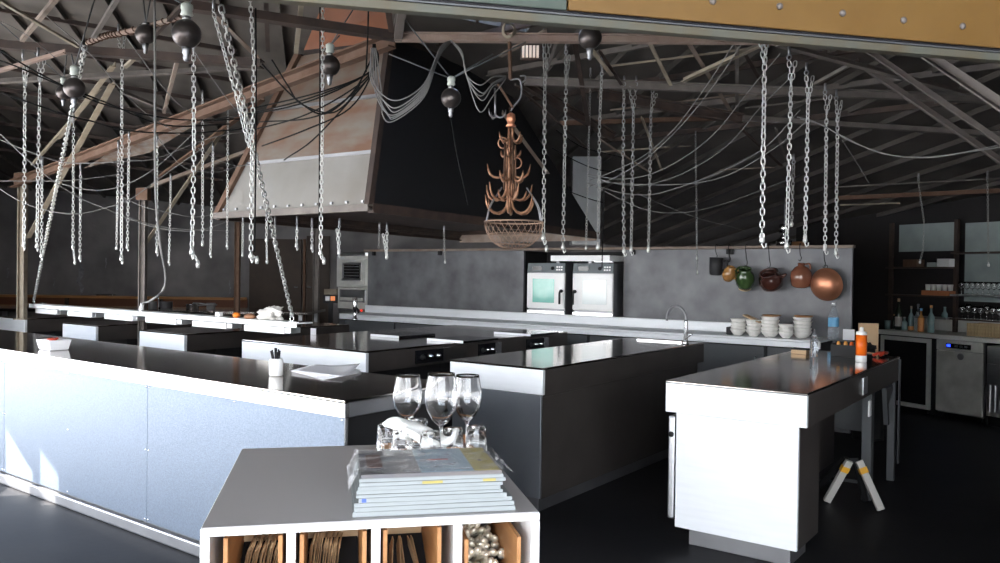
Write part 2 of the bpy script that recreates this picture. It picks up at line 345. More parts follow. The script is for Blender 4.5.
# cooking range under the hood
rg = bench('cooking_range', 'wide steel cooking range with control knobs under the extraction hood', -5.60, -4.16, YF, YB + .25, grp=None)
rg['category'] = 'range'
MB().box(-5.46, -4.24, YF + .08, YB + .2, .1, .745).build('body', M['black'], rg)
for lx in (-5.44, -4.30): MB().box(lx, lx + .06, YF + .12, YF + .18, 0, .1).build('leg', M['steel_dark'], rg)
for lx in (-5.44, -4.30): MB().box(lx, lx + .06, YB - .1, YB - .04, 0, .1).build('leg', M['steel_dark'], rg)
XR = -4.16
for (xa, xb, xc) in ((415, 441, 466), (478, 493, 501), (526, 542, 548)):
    ya = atX(xa, 352, XR).y; yb = atX(xb, 352, XR).y + .02; yc = atX(xc, 350, XR).y
    cp = MB().box(XR - .002, XR + .010, ya, yb, .765, .868).build('control_panel', M['black_gloss'], rg, .002)
    for k in range(3):
        yk = ya + (yb - ya) * (.22 + .28 * k)
        MB().lathe([(.020, 0), (.020, .006), (.014, .010), (.012, .028), (1e-5, .030)], (XR + .010, yk, .815), 12, (1, 0, 0)).build('knob', M['steel_bright'] if k else M['black'], cp)
    MB().box(XR - .002, XR + .008, yb + .004, max(yc, yb + .07), .760, .872).build('service_plate', M['steel_bright'], rg, .002)
for k, (xa, ya_, xb, yb_) in enumerate(((370, 333, 400, 335), (429, 337, 462, 340), (492, 331, 533, 333))):
    p, q = atZ(xa, ya_, TOP + .03), atZ(xb, yb_, TOP + .03)
    yy = (p.y + q.y) / 2; h = MB().box(p.x, q.x, yy, yy + .48, TOP + .001, TOP + .018).build('hotplate', M['black_gloss'], rg, .004)
    MB().box(p.x, q.x, yy - .007, yy - .001, TOP + .001, TOP + .022).build('front_lip', M['steel_face'], h, .001)
tp = thing('mixer_tap', 'upright chrome tap on the worktop left of the grey splash panel', 'tap', atZ(355, 320.5, .9))
P0 = WL[tp.name]
MB().lathe([(.03, 0), (.03, .02), (.018, .03), (.018, .12), (.026, .13), (.026, .26), (.016, .27), (1e-5, .275)], P0, 14).build('tap_body', M['steel_bright'], tp)
MB().tube([P0 + V((0, 0, .14)), P0 + V((.05, -.03, .15)), P0 + V((.13, -.08, .13)), P0 + V((.15, -.09, .10))], .013, 8).build('spout', M['black'], tp)

mid = bench('kitchen_island', 'long dark steel island in the middle with a bright end, reflecting the ovens', -3.38, -2.65, YF, YB + .02, .165, grp=None, body=(-3.365, -2.665, YF + .012, YB - .08), end_m='steel_panel')
mid['category'] = 'island'
MB().box(-2.662, -2.659, YF + .02, YB - .6, .10, .72).build('side_panel', M['side'], mid)
rt = bench('kitchen_island', 'steel island on the right with a glaring white end panel and bottles on top', -1.85, -1.10, YF, YB - .1, .172, grp=None, body=(-1.80, -1.145, YF + .03, 4.50))
rt['category'] = 'island'
MB().box(-1.80, -1.50, 4.505, 6.30, .10, .74).build('rear_cabinet', M['side'], rt)
MB().box(-1.76, -1.54, 4.6, 6.2, 0, .10).build('rear_plinth', M['black'], rt)
for lx, ly in ((-1.16, 6.40), (-1.80, 6.40)): MB().box(lx, lx + .05, ly, ly + .05, 0, TOP - .17).build('leg', M['leg_dim'], rt, .003)
MB().box(-1.19, -1.13, 5.72, 5.80, 0, TOP - .17).build('leg', M['leg_dim'], rt, .003)
MB().box(-1.098, -1.09, 6.44, 6.50, .12, TOP - .02).build('corner_plate', M['leg_dim'], rt, .002)
d0 = MB().box(-1.855, -1.812, YF + .05, YF + .62, .13, TOP - .20).build('door', M['steel'], rt, .012)
MB().lathe([(.012, 0), (.016, .012), (1e-4, .016)], (-1.83, YF + .05, .60), 12, (0, -1, 0)).build('door_knob', M['black'], d0)
MB().box(-1.099, -1.092, 5.28, 5.40, .755, .86).build('socket_plate', M['steel'], rt, .002)
MB().prism([(-1.12, 5.98, .72), (-1.12, 6.22, .72), (-1.12, 6.20, .69), (-1.12, 6.06, .60), (-1.12, 6.10, .46), (-1.12, 6.06, .46), (-1.12, 6.01, .60)], (.03, 0, 0)).build('bracket', M['leg_dim'], rt)
MB().box(-1.098, -1.088, 5.44, 5.50, .60, .70).build('switch_box', M['white_paint'], rt, .003)

# ------------------------------------------------------------------ the bar in front, on the left
BZ = 0.92; BX, BY0, BY1 = -2.55, 2.38, 3.12
bar = thing('bar_counter', 'long bar with a bright steel edge and blue-grey perforated front on the left', 'counter', (-6, 2.75, 0))
MB().box(-8.6, BX, BY0, BY1, BZ - .012, BZ).build('worktop', M['steel_top'], bar, .003)
MB().box(-8.6, BX, BY0 + .001, BY0 + .028, BZ - .078, BZ - .013).build('front_edge', M['steel_bright'], bar, .003)
MB().box(BX - .028, BX - .001, BY0 + .029, BY1 - .001, BZ - .078, BZ - .013).build('end_edge', M['steel_dark'], bar, .003)
xs = [-8.6, -7.05, -5.9, atY(147, 430, BY0 + .03).x, BX - .035]
for k in range(len(xs) - 1):
    pn = MB().box(xs[k] + .0015, xs[k + 1] - .0015, BY0 + .032, BY0 + .05, .085, BZ - .08).build('front_panel', M['panel_blue'], bar, .001)
    for zz in (.10, .48, BZ - .095):
        for xx in (xs[k] + .015, (xs[k] + xs[k + 1]) / 2, xs[k + 1] - .015):
            MB().lathe([(.006, 0), (.005, .003), (1e-5, .004)], (xx, BY0 + .032, zz), 8, (0, -1, 0)).build('screw', M['steel_bright'], pn)
MB().box(-8.6, BX - .05, BY0 + .052, BY1 - .04, .085, BZ - .08).build('carcass', M['black'], bar)
MB().box(BX - .05, BX - .034, BY0 + .035, BY0 + .055, .085, BZ - .08).build('corner_post', M['steel_bright'], bar, .002)
MB().box(-8.6, BX - .06, BY0 + .055, BY1 - .05, 0, .085).build('plinth', M['steel_dark'], bar)
MB().box(-8.6, BX - .06, BY0 + .02, BY0 + .052, .0, .07).build('skirting', M['steel_dark'], bar, .01)

# ------------------------------------------------------------------ back counter, splash panel and its recess
bk = thing('back_counter', 'long bright steel counter along the grey splash panel at the back', 'counter', (-5.2, 7.8, 0))
X0, X1 = -8.22, -1.93
MB().box(X0, X1, 7.55, 8.08, TOP - .02, TOP).build('worktop', M['steel_face'], bk, .006)
MB().box(X0, X1, 7.552, 7.58, TOP - .075, TOP - .021).build('front_edge', M['steel_face'], bk, .006)
MB().box(X0, -2.9, 8.03, 8.085, TOP + .001, 1.0).build('upstand', M['steel_face'], bk, .006)
for k in range(7):
    xa = X0 + .04 + k * .96; dd = MB().box(xa, xa + .93, 7.60, 7.64, .12, TOP - .09).build('door', M['leg_dim'], bk, .004)
    MB().tube([(xa + .85, 7.60, .72), (xa + .85, 7.575, .70), (xa + .85, 7.575, .56), (xa + .85, 7.60, .54)], .006, 6).build('door_handle', M['steel'], dd)
MB().box(X0 + .02, X1 - .02, 7.645, 8.06, .1, TOP - .021).build('carcass', M['black'], bk)
MB().box(X0 + .02, X1 - .02, 7.68, 8.02, 0, .1).build('plinth', M['black'], bk)
sp = thing('splash_panel', 'tall blackened steel splash panel with a dark oven recess behind the back counter', 'panel', (-5, 8.2, 0))
NX0, NX1 = -5.56, -4.20
MB().box(-8.24, NX0, 8.10, 8.14, .0, 1.755).build('left_sheet', M['splash'], sp, .003)
MB().box(NX1, -1.79, 8.10, 8.14, .0, 1.755).build('right_sheet', M['splash'], sp, .003)
MB().box(NX0, NX1, 8.10, 8.14, .0, 1.0).build('lower_sheet', M['splash'], sp)
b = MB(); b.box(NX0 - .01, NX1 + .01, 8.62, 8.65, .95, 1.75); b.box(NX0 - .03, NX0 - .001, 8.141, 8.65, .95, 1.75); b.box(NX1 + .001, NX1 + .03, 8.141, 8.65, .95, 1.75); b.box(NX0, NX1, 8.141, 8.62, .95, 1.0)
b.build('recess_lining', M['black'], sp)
MB().box(-8.30, -1.78, 8.075, 8.16, 1.757, 1.785).build('top_rail', M['rust_pale'], sp, .003)
for px in (374, 440, 633, 729, 731):
    p = atY(px, 252, 8.08); MB().box(p.x - .025, p.x + .025, 8.06, 8.09, 1.70, 1.755).build('rail_clip', M['black'], sp, .004)

def oven(label, x0, x1, hinge):
    y0 = 7.92; z0, z1 = 1.005, 1.60
    t = thing('combi_oven', label, 'oven', ((x0 + x1) / 2, 8.2, z0), None)
    MB().box(x0 + .005, x1 - .005, y0 + .035, 8.58, z0, z1).build('cabinet', M['steel_dark'], t, .004)
    MB().box(x0, x1, y0 + .005, y0 + .034, z0, z0 + .04).build('base_strip', M['steel_bright'], t, .003)
    dz0, dz1 = z0 + .062, z1 - .115
    dr = MB().box(x0, x1, y0, y0 + .034, dz0, dz1).build('door', M['white_paint'], t, .008)
    w = x1 - x0; a = x0 + w * (.16 if hinge > 0 else .26); c = x0 + w * (.74 if hinge > 0 else .86)
    MB().box(a, c, y0 - .004, y0 - .0005, dz0 + .07, dz1 - .07).build('door_window', M['oven_glass'] if hinge > 0 else M['oven_glass_pale'], dr, .002)
    hx = x1 - .035 if hinge > 0 else x0 + .035
    b = MB(); b.tube([(hx, y0 - .001, dz0 + .21), (hx, y0 - .04, dz0 + .20), (hx, y0 - .045, dz0 + .18), (hx, y0 - .045, dz0 + .06)], .013, 8)
    b.lathe([(.02, 0), (.02, .02), (.012, .03)], (hx, y0 - .001, dz0 + .21), 10, (0, -1, 0)); b.build('door_handle', M['black'], dr)
    cp = MB().prism([(x0, y0 + .002, z1 - .11), (x0, y0 + .034, z1 - .11), (x0, y0 + .034, z1), (x0, y0 + .018, z1)], (w, 0, 0)).build('control_panel', M['oven_panel'], t, .003)
    fy = lambda z: y0 + .002 + .016 * (z - (z1 - .11)) / .11
    MB().box(x0 + w * .14, x0 + w * .40, fy(z1 - .08) - .003, fy(z1 - .02) - .001, z1 - .085, z1 - .035).build('display', M['black_gloss'], cp)
    MB().lathe([(.022, 0), (.018, .018), (1e-5, .02)], (x0 + w * .68, fy(z1 - .06), z1 - .06), 12, (0, -1, 0)).build('dial', M['black'], cp)
    b = MB()
    for i in range(3):
        for j in range(2): xx = x0 + w * (.78 + .06 * i); zz = z1 - .085 + .032 * j; b.box(xx, xx + w * .04, fy(zz) - .003, fy(zz) + .002, zz, zz + .018)
    b.build('key_pad', M['white_paint'], cp)
    return t
M['oven_glass'] = mat('teal_reflection_glass', (0.10, 0.42, 0.34), 0.08, 0.0, (0.25, 0.60, 0.52), 4, 0.2, spec=0.6)  # green outdoor reflection put into the glass colour
M['oven_glass_pale'] = mat('white_reflection_glass', (0.70, 0.76, 0.76), 0.08, spec=0.6)  # bright outdoor reflection put into the glass colour
M['oven_panel'] = mat('oven_control_grey', (0.14, 0.16, 0.17), 0.4)
oven('white combi oven on the left of the recess with a teal reflection tinted into its window', -5.385, -4.865, 1)
oven('white combi oven on the right of the recess with a plain door', -4.755, -4.24, -1)
fl = atY(553, 250, 8.0).x; fr = atY(612, 250, 8.0).x
ex = thing('extract_canopy', 'white shallow extract box above the two ovens', 'extractor', ((fl + fr) / 2, 8.2, 1.615))
MB().box(fl, fr, 7.95, 8.5, 1.625, 1.69).build('box', M['white_paint'], ex, .004)
MB().box(fr - .17, fr + .06, 7.90, 7.945, 1.61, 1.625).build('tray', M['steel'], ex, .003)
MB().box(fl + .05, fl + .09, 8.0, 8.4, 1.601, 1.625).build('foot', M['steel_dark'], ex)
MB().box(fr - .3, fr - .26, 8.0, 8.4, 1.601, 1.625).build('foot', M['steel_dark'], ex)

# ------------------------------------------------------------------ extraction hood
hb = [V((-6.0, 4.12, 1.93)), V((-4.17, 4.12, 1.93)), V((-4.17, 7.45, 1.885)), V((-6.0, 7.45, 1.885))]
ht = [V((-5.22, 4.34, 3.24)), V((-4.19, 4.34, 3.20)), V((-4.19, 5.75, 3.16)), V((-5.22, 5.75, 3.16))]
M['hood_front'] = mat('streaked_galvanised_sheet', (0.25, 0.243, 0.23), 0.55, 0.2, (0.19, 0.175, 0.155), 2.2, 0.3, 0.03, 14)
M['hood_rust'] = mat('rust_streaked_sheet', (0.185, 0.163, 0.14), 0.6, 0.15, (0.16, 0.088, 0.055), 2.6, 0.6, 0.03, 14, (1, 1, 3.0))
hood = thing('extraction_hood', 'huge rusty sheet-metal extraction hood tapering to the roof over the cooking range', 'extractor hood', (-5.1, 5.7, 1.93))
def hl(a, c, t): return a + (c - a) * t
def sheet(q, th, n):      # thin four-cornered sheet with thickness along n
    return MB().hexa([q[0], q[1], q[1] + n * th, q[0] + n * th, q[3], q[2], q[2] + n * th, q[3] + n * th])
fn = V((0, 1, 0))
ts = [0.02, 0.335, 0.67, 1.0]
for k in range(3):
    q = [hl(hb[0], ht[0], ts[k]), hl(hb[1], ht[1], ts[k]), hl(hb[1], ht[1], ts[k + 1] - .012), hl(hb[0], ht[0], ts[k + 1] - .012)]
    o = sheet(q, .01, fn).build('front_sheet', M['hood_front' if k == 0 else 'hood_rust'], hood)
    if k: o['label'] = 'rust streaked upper sheet'
    if k < 2:
        a, c = hl(hb[0], ht[0], ts[k + 1] - .006), hl(hb[1], ht[1], ts[k + 1] - .006)
        MB().beam(a - fn * .012, c - fn * .012, .022, .028, 'L', t=.006).build('seam_angle', M['steel_dark'], hood)
sheet([hb[1], hb[2], ht[2], ht[1]], .01, V((-1, 0, 0))).build('side_sheet', M['black'], hood)
sheet([hb[3], hb[0], ht[0], ht[3]], .01, V((1, 0, 0))).build('side_sheet', M['beam_dark'], hood)
sheet([hb[2], hb[3], ht[3], ht[2]], .01, V((0, -1, 0))).build('back_sheet', M['beam_dark'], hood)
MB().beam(hb[0] + V((.0, -.012, 0)), ht[0] + V((0, -.012, 0)), .05, .05, 'L', up=V((0, 1, 0)), t=.012).build('corner_angle', M['rust'], hood)
MB().beam(hb[1] + V((-.01, -.012, 0)), ht[1] + V((-.01, -.012, 0)), .05, .05, 'L', up=V((0, 1, 0)), t=.012).build('corner_angle', M['beam_dark'], hood)
rm = MB().beam(hb[0] + V((-.02, -.02, 0)), hb[1] + V((.02, -.02, 0)), .06, .05, 'C', t=.012).build('front_rim', M['beam_grey'], hood)
for k in range(11):
    p = hl(hb[0], hb[1], (k + .5) / 11) + V((0, .002, .055)); MB().box(p.x - .012, p.x + .012, p.y - .008, p.y + .01, p.z - .012, p.z + .004).build('rim_bracket', M['steel_dark'], rm)
MB().beam(hb[1], hb[2], .06, .07, 'C', t=.012).build('side_rim', M['beam_dark'], hood)
MB().beam(hb[2] + V((0, -.03, -.01)), hb[3] + V((0, -.03, -.01)), .05, .09, 'box').build('back_rim', M['rust_pale'], hood)
MB().beam(hb[3], hb[0], .06, .07, 'C', t=.012).build('side_rim', M['beam_dark'], hood)
# filter box hanging inside
MB().hexa([V((-5.85, 4.3, 1.99)), V((-4.3, 4.3, 1.99)), V((-4.3, 7.2, 1.95)), V((-5.85, 7.2, 1.95)), V((-5.8, 4.32, 2.06)), V((-4.32, 4.32, 2.06)), V((-4.32, 7.2, 2.02)), V((-5.8, 7.2, 2.02))]).build('grease_filter', M['beam_dark'], hood)
# flue up through the roof and a pale duct behind the hood
fl_ = MB(); ztop = roofz(V((-4.7, 5.0, 0)))
fl_.hexa([ht[0] + V((.02, .02, -.05)), ht[1] + V((-.02, .02, -.05)), ht[2] + V((-.02, -.02, -.05)), ht[3] + V((.02, -.02, -.05)), V((-5.2, 4.36, ztop + .1)), V((-4.21, 4.36, ztop + .1)), V((-4.21, 5.7, ztop + .1)), V((-5.2, 5.7, ztop + .1))])
fl_.build('flue', M['beam_dark'], hood)
pd = atD(586, 240, 8.78); pu = atD(585, 152, 8.78)
b = MB(); dw = .155
b.obox(V((pd.x, pd.y, 0)), CRH, CFH, -dw, dw, 0, .30, 1.80, pu.z - .05)
duct = tag(b.build('ventilation_duct', mat('pale_grey_duct', (0.30, 0.31, 0.32), 0.5, 0.3, (0.22, 0.22, 0.22), 3)), 'pale grey square duct rising behind the right edge of the hood', 'duct')
b = MB(); b.obox(V((pd.x, pd.y, 0)), CRH, CFH, -.10, .10, .06, .26, pu.z - .049, roofz(pd) - .01); b.build('collar', M['beam_dark'], duct)

# ------------------------------------------------------------------ posts and roof trusses
def post(label, x, y0, d, w, m, zb=0.0, zt=None, brace=None):
    p = atD(x, y0, d); p.z = zb; q = V((p.x, p.y, zt or roofz(p) - .05))
    t = thing('steel_post', label, 'post', p, 'steel posts carrying the roof')
    MB().beam(p, q, w, w, 'I', up=CRH, t=w * .14).build('shaft', m, t)
    MB().obox(p, CRH, CFH, -w * .8, w * .8, -w * .8, w * .8, 0, .012).build('base_plate', m, t)
    MB().obox(q, CRH, CFH, -w * .9, w * .9, -w * .7, w * .7, -.13, -.01).build('head_plate', M['rust'], t)
    return t
p4 = atD(22, 300, 8.75)
post('thin pale steel post standing on the leftmost workbench', 22, 300, 8.75, .075, M['beam_tan'], TOP + .001, 2.50)
post('pale steel post rising between the two benches under the left end of the lamp rail', 142.5, 300, 8.2, .065, M['beam_grey'], 0, 2.30)
post('slender rust-brown post left of the big hood, far back', 237, 300, 10.6, .065, M['rust'], 0, 2.45)
post('grey steel post beside the brown doors under the hood', 316, 300, 12.7, .088, M['beam_grey'])

BE = [  # x1 y1 d1  x2 y2 d2  w h kind mat label (None = plain trim)
 (395, 37, 4.45, 1010, 42, 4.7, .05, .046, 'I', 'rust_pink', 'straight rusty tie beam crossing level from the hood top towards the right, nearest the lintel'),
 (524, 81, 5.6, 990, 99, 5.6, .05, .055, 'I', 'beam_grey', 'grey-brown tie beam crossing the right half, second below the lintel'),
 (560, 123, 6.9, 740, 117, 6.9, .05, .045, 'L', 'rust', 'short rust-brown tie beam behind the hanging chains right of the hood'),
 (735, 117, 6.9, 1004, 134, 6.7, .06, .05, 'L', 'beam_grey', 'grey tie beam at right, third below the lintel'),
 (392, 40, 4.6, 12, 184, 8.7, .06, .085, 'C', 'rust', 'long rust-red rafter climbing from the left post up to the hood top'),
 (-10, 44, 5.2, 262, 64, 5.0, .07, .05, 'C', 'beam_dark', 'sooty dark channel beam crossing the upper left corner'),
 (-10, 81, 6.2, 262, 66, 6.0, .05, .045, 'L', 'beam_grey', 'grey-brown angle beam just below the dark channel at upper left'),
 (190, 6, 4.2, 400, 37, 4.5, .07, .045, 'C', 'beam_dark', 'sooty dark channel beam dropping from the top edge towards the hood'),
 (-8, 72, 4.9, 64, 51, 4.8, .03, .03, 'L', 'rust_pink', 'pinkish rusty angle at far upper left carrying two chains'),
 (58, 137, 8.0, 113, 64, 6.6, .045, .045, 'L', 'beam_tan', 'left one of two tan braces meeting behind the left globe lamps'),
 (28, 236, 8.7, 112, 82, 6.8, .05, .05, 'L', 'beam_tan', 'long tan brace running from the thin left post up to the two globe lamps'),
 (143, 245, 8.6, 226, 124, 7.8, .045, .045, 'L', 'beam_tan', 'tan brace rising right from the middle left post'),
 (150, 186, 8.6, 252, 149, 8.2, .05, .05, 'L', 'rust_pale', 'nearly level brown brace from the middle post head to the hood corner'),
 (157, 177, 8.3, 262, 98, 7.0, .05, .05, 'L', 'rust', 'rust-brown strut rising behind the long slanted chains'),
 (926, 54, 4.0, 1012, 112, 3.6, .045, .045, 'L', 'beam_grey', 'nearest grey diagonal rafter at far right below the lintel'),
 (864, 47, 4.7, 1010, 148, 4.4, .035, .035, 'L', 'beam_grey', 'second grey diagonal rafter at right crossing two tie beams'),
 (862, 64, 5.2, 1004, 162, 5.0, .04, .04, 'L', 'beam_grey', 'third grey diagonal rafter at right with its foot lowest'),
 (778, 43, 4.9, 968, 93, 5.3, .045, .04, 'L', 'beam_grey', 'flat sloping grey strut just under the lintel at right'),
 (598, 94, 6.0, 742, 119, 6.2, .06, .075, 'I', 'beam_dark', 'heavy dark brown truss beam behind the middle chains'),
 (682, 80, 5.4, 768, 40, 4.9, .04, .035, 'L', 'beam_tan', 'short tan brace rising right under the lintel above the paired cables'),
 (522, 82, 6.2, 614, 137, 6.6, .06, .06, 'I', 'beam_dark', 'dark diagonal truss beam behind the three middle chains'),
 (838, 198, 8.2, 1010, 190, 7.8, .05, .045, 'L', 'rust', 'rust-brown rail above the back-bar shelves carrying two thin chains'),
]
BT = [ (600, 50, 5.2, 622, 84, 5.5, .03), (648, 38, 4.9, 671, 84, 5.5, .035), (688, 40, 4.9, 736, 118, 6.6, .04), (737, 45, 4.9, 737, 118, 6.5, .035), (746, 54, 5.2, 768, 92, 5.9, .035),
 (642, 117, 6.6, 662, 170, 7.6, .03), (600, 139, 7, 650, 172, 7.7, .03), (776, 128, 6.8, 786, 160, 7.4, .03), (742, 128, 6.8, 782, 165, 7.5, .04), (600, 152, 8.2, 860, 133, 8.0, .025),
 (720, 170, 8.6, 1000, 155, 8.4, .02), (838, 187, 8.3, 1006, 178, 8.0, .02), (820, 83, 5.5, 858, 60, 5.2, .04), (0, 0, 3.9, 78, 46, 4.8, .03), (58, -4, 4.0, 22, 40, 4.9, .033), (118, -3, 4.0, 92, 40, 5.0, .03),
 (182, 6, 4.4, 154, 36, 5.0, .03), (138, 55, 5.2, 125, 67, 5.4, .03), (178, 58, 5.3, 164, 112, 6.6, .035), (124, 92, 6.4, 165, 109, 6.8, .045), (266, -2, 4.2, 268, 50, 5.2, .035), (302, -2, 4.2, 296, 52, 5.0, .035),
 (215, 13, 4.6, 262, 60, 5.3, .045), (402, 10, 4.2, 398, 38, 4.45, .06), (388, 8, 4.3, 393, 36, 4.5, .045), (100, 88, 7.2, 32, 165, 8.6, .035), (504, 112, 6.4, 548, 172, 7.4, .05), (545, 76, 5.6, 558, 36, 4.8, .025), (575, 40, 4.9, 590, 132, 6.6, .045), (592, 48, 5.0, 612, 74, 5.4, .04), (500, 55, 5.0, 545, 30, 4.7, .04), (855, 62, 5.1, 815, 84, 5.5, .03),
 (516, 84, 5.6, 590, 150, 7.0, .03), (610, 66, 5.4, 770, 46, 5.1, .02), (610, 110, 6.6, 760, 92, 6.3, .02), (745, 108, 6.5, 850, 96, 6.3, .02), (130, 128, 8.4, 250, 100, 7.8, .02), (840, 205, 8.4, 900, 203, 8.4, .02)]
for i, (x1, y1, d1, x2, y2, d2, w, h, kd, m, lb) in enumerate(BE):
    p, q = atD(x1, y1, d1), atD(x2, y2, d2)
    b = MB().beam(p, q, w, h, kd, t=max(.006, min(w, h) * .17)); o = b.build('steel_beam', M[m], org=(p + q) / 2)
    tag(o, lb, 'beam', 'beams of the roof framework')
for i, (x1, y1, d1, x2, y2, d2, w) in enumerate(BT):
    p, q = atD(x1, y1, d1), atD(x2, y2, d2); b = MB().beam(p, q, w * .72, w * .72, 'L', t=.005)
    struct(b.build('trim_%d' % (i + 4), M[['beam_tan', 'beam_dark', 'beam_grey', 'rust_pale'][(i * 7 + 1) % 4]], org=(p + q) / 2))
# purlins right under the roof sheet
for k in range(7):
    Y_ = 3.4 + .62 * k; a, c = V((-4.0, Y_, 0)), V((.9, Y_, 0)); a.z = roofz(a) - .05; c.z = roofz(c) - .05
    struct(MB().beam(a, c, .035, .05, 'L', t=.008).build('trim_%d' % (60 + k), M['beam_grey' if k % 2 else 'beam_dark']))
for k in range(9):
    v_ = 6.2 + .75 * k; a, c = uv(-5.6, v_), uv(-.6 - .1 * k, v_); a.z = roofz(a) - .055; c.z = roofz(c) - .055
    struct(MB().beam(a, c, .03, .04, 'L', t=.007).build('trim_%d' % (70 + k), M['beam_dark']))

def plate(label, name, quad, m, cat, th=.004):
    a, b_, c, d = [atD(*q) for q in quad]; n = (b_ - a).cross(d - a).normalized()
    o = sheet([a, b_, c, d], th, n).build(name, m); return tag(o, label, cat)
plate('orange-brown sheet of cladding between the trusses above the hood', 'cladding_sheet', [(304, 50, 5.3), (392, 41, 5.05), (392, 6, 4.9), (322, 6, 5.1)], mat('orange_board', (0.24, 0.075, 0.025), 0.6, 0.0, (0.17, 0.055, 0.02), 4), 'sheet')
plate('pale dented metal strip lying along the rust-red rafter at left', 'metal_strip', [(84, 168, 8.0), (150, 152, 7.8), (216, 112, 7.2), (150, 128, 7.4)], mat('dented_tin', (0.42, 0.40, 0.38), 0.5, 0.4, (0.30, 0.19, 0.13), 14, 0.4, 0.3, 30), 'sheet')
# small heat lamp with a ribbed cover among the trusses
hp = atD(531, 51, 5.6)
t = thing('wall_lamp', 'small ribbed lamp glowing among the trusses right of the hood', 'lamp', hp - V((0, 0, .04)))
for k in range(5): MB().obox(hp, CRH, CFH, -.062 + .025 * k, -.045 + .025 * k, 0, .03, -.04, .04).build('lamp_rib', mat('lamp_glow', (0.8, 0.7, 0.6), 0.4, emis=(1.0, 0.7, 0.45), es=0.18) if k == 0 else bpy.data.materials['lamp_glow'], t)
MB().obox(hp, CRH, CFH, -.075, .085, .03, .06, -.055, .055).build('lamp_housing', M['beam_dark'], t)
MB().beam(hp + V((0, 0, .05)), V((hp.x, hp.y, roofz(hp) - .05)), .015, .015).build('hanger', M['beam_dark'], t)

# ------------------------------------------------------------------ chains
def link_verts(n=10, k=4, wire=.0042, L=.030, Wd=.0125):
    path = []
    for i in range(n):      # stadium loop in the x-z plane
        a = 2 * PI * i / n; path.append((Wd * math.cos(a), 0, (L - Wd) * (1 if math.sin(a) > .01 else (-1 if math.sin(a) < -.01 else 0)) * .55 + Wd * 1.1 * math.sin(a)))
    vs = []
    for i in range(n):
        p = V(path[i]); t = (V(path[(i + 1) % n]) - V(path[i - 1])).normalized(); b_ = V((0, 1, 0)); nn = t.cross(b_)
        for j in range(k): a = 2 * PI * (j + .5) / k; vs.append(p + nn * (wire * math.cos(a)) + b_ * (wire * math.sin(a)))
    fs = [(i * k + j, i * k + (j + 1) % k, ((i + 1) % n) * k + (j + 1) % k, ((i + 1) % n) * k + j) for i in range(n) for j in range(k)]
    return vs, fs
LV, LF = link_verts()
def chain_run(mb, p, q, s=1.0, sag=0.0):
    s *= .80
    p, q = V(p), V(q); d = q - p; L = d.length; n = max(2, int(L / (.036 * s))); rot = V((0, 0, 1)).rotation_difference(d.normalized())
    ph = random.random() * 1.2
    for i in range(n):
        c = p + d * ((i + .5) / n); c.z -= sag * math.sin(PI * (i + .5) / n)
        tw = ph + (PI / 2 if i % 2 else 0) + .05 * i
        ct, st = math.cos(tw), math.sin(tw)
        mb.add([c + rot @ V(((v.x * ct - v.y * st) * s, (v.x * st + v.y * ct) * s, v.z * s)) for v in LV], LF, True)
def chain_end(p, s, parent, kind):
    s *= .72
    b = MB()
    if kind == 'hook':
        b.lathe([(.016 * s, 0), (.020 * s, .018 * s), (.012 * s, .04 * s), (.006 * s, .06 * s)], p - V((0, 0, .02 * s)), 10)
        b.tube([p, p - V((0, 0, .03 * s)), p + V((.012 * s, 0, -.055 * s)), p + V((.026 * s, 0, -.045 * s)), p + V((.028 * s, 0, -.02 * s))], .005 * s, 6)
        return b.build('hook', M['galv'], parent)
    b.lathe([(.012 * s, -.03 * s), (.020 * s, -.012 * s), (.020 * s, .006 * s), (.009 * s, .028 * s), (.007 * s, .05 * s)], p, 10)
    return b.build('end_shackle', M['galv'], parent)
def chain(label, grp, pts, s=1.0, fork=None, end='hook', m='galv', tail=None, hang=True):
    # pts: [(x, y, d) ...] from top to bottom; fork: second strand's top (x, y) meeting pts[1]
    P = [atD(*p) for p in pts]; b = MB()
    for a, c in zip(P[:-1], P[1:]): chain_run(b, a, c, s)
    if fork: chain_run(b, atD(fork[0], fork[1], pts[0][2]), P[1], s)
    o = tag(b.build('chain', M[m], org=P[0]), label, 'chain', grp)
    if end: chain_end(P[-1], s, o, end)
    if tail:
        b = MB(); q = atD(tail[0], tail[1], pts[-1][2]); chain_run(b, P[-1], q, s * .7); k = b.build('tail_chain', M[m], o)
        MB().lathe([(.008 * s, -.03), (.012 * s, -.01), (.005 * s, .01)], q, 8).build('end_clip', M['galv'], k)
    # eye fixing at the top
    b = MB(); b.tube([P[0] + V((.012 * s * math.cos(a), 0, .02 * s + .014 * s * math.sin(a))) for a in [2 * PI * i / 8 for i in range(8)]], .004 * s, 5, closed=True)
    b.lathe([(.008, 0), (.008, .05)], P[0] + V((0, 0, .03 * s)), 6); b.build('eye_bolt', M['steel_dark'], o)
    return o
GL = 'chains hanging before the dark left wall'
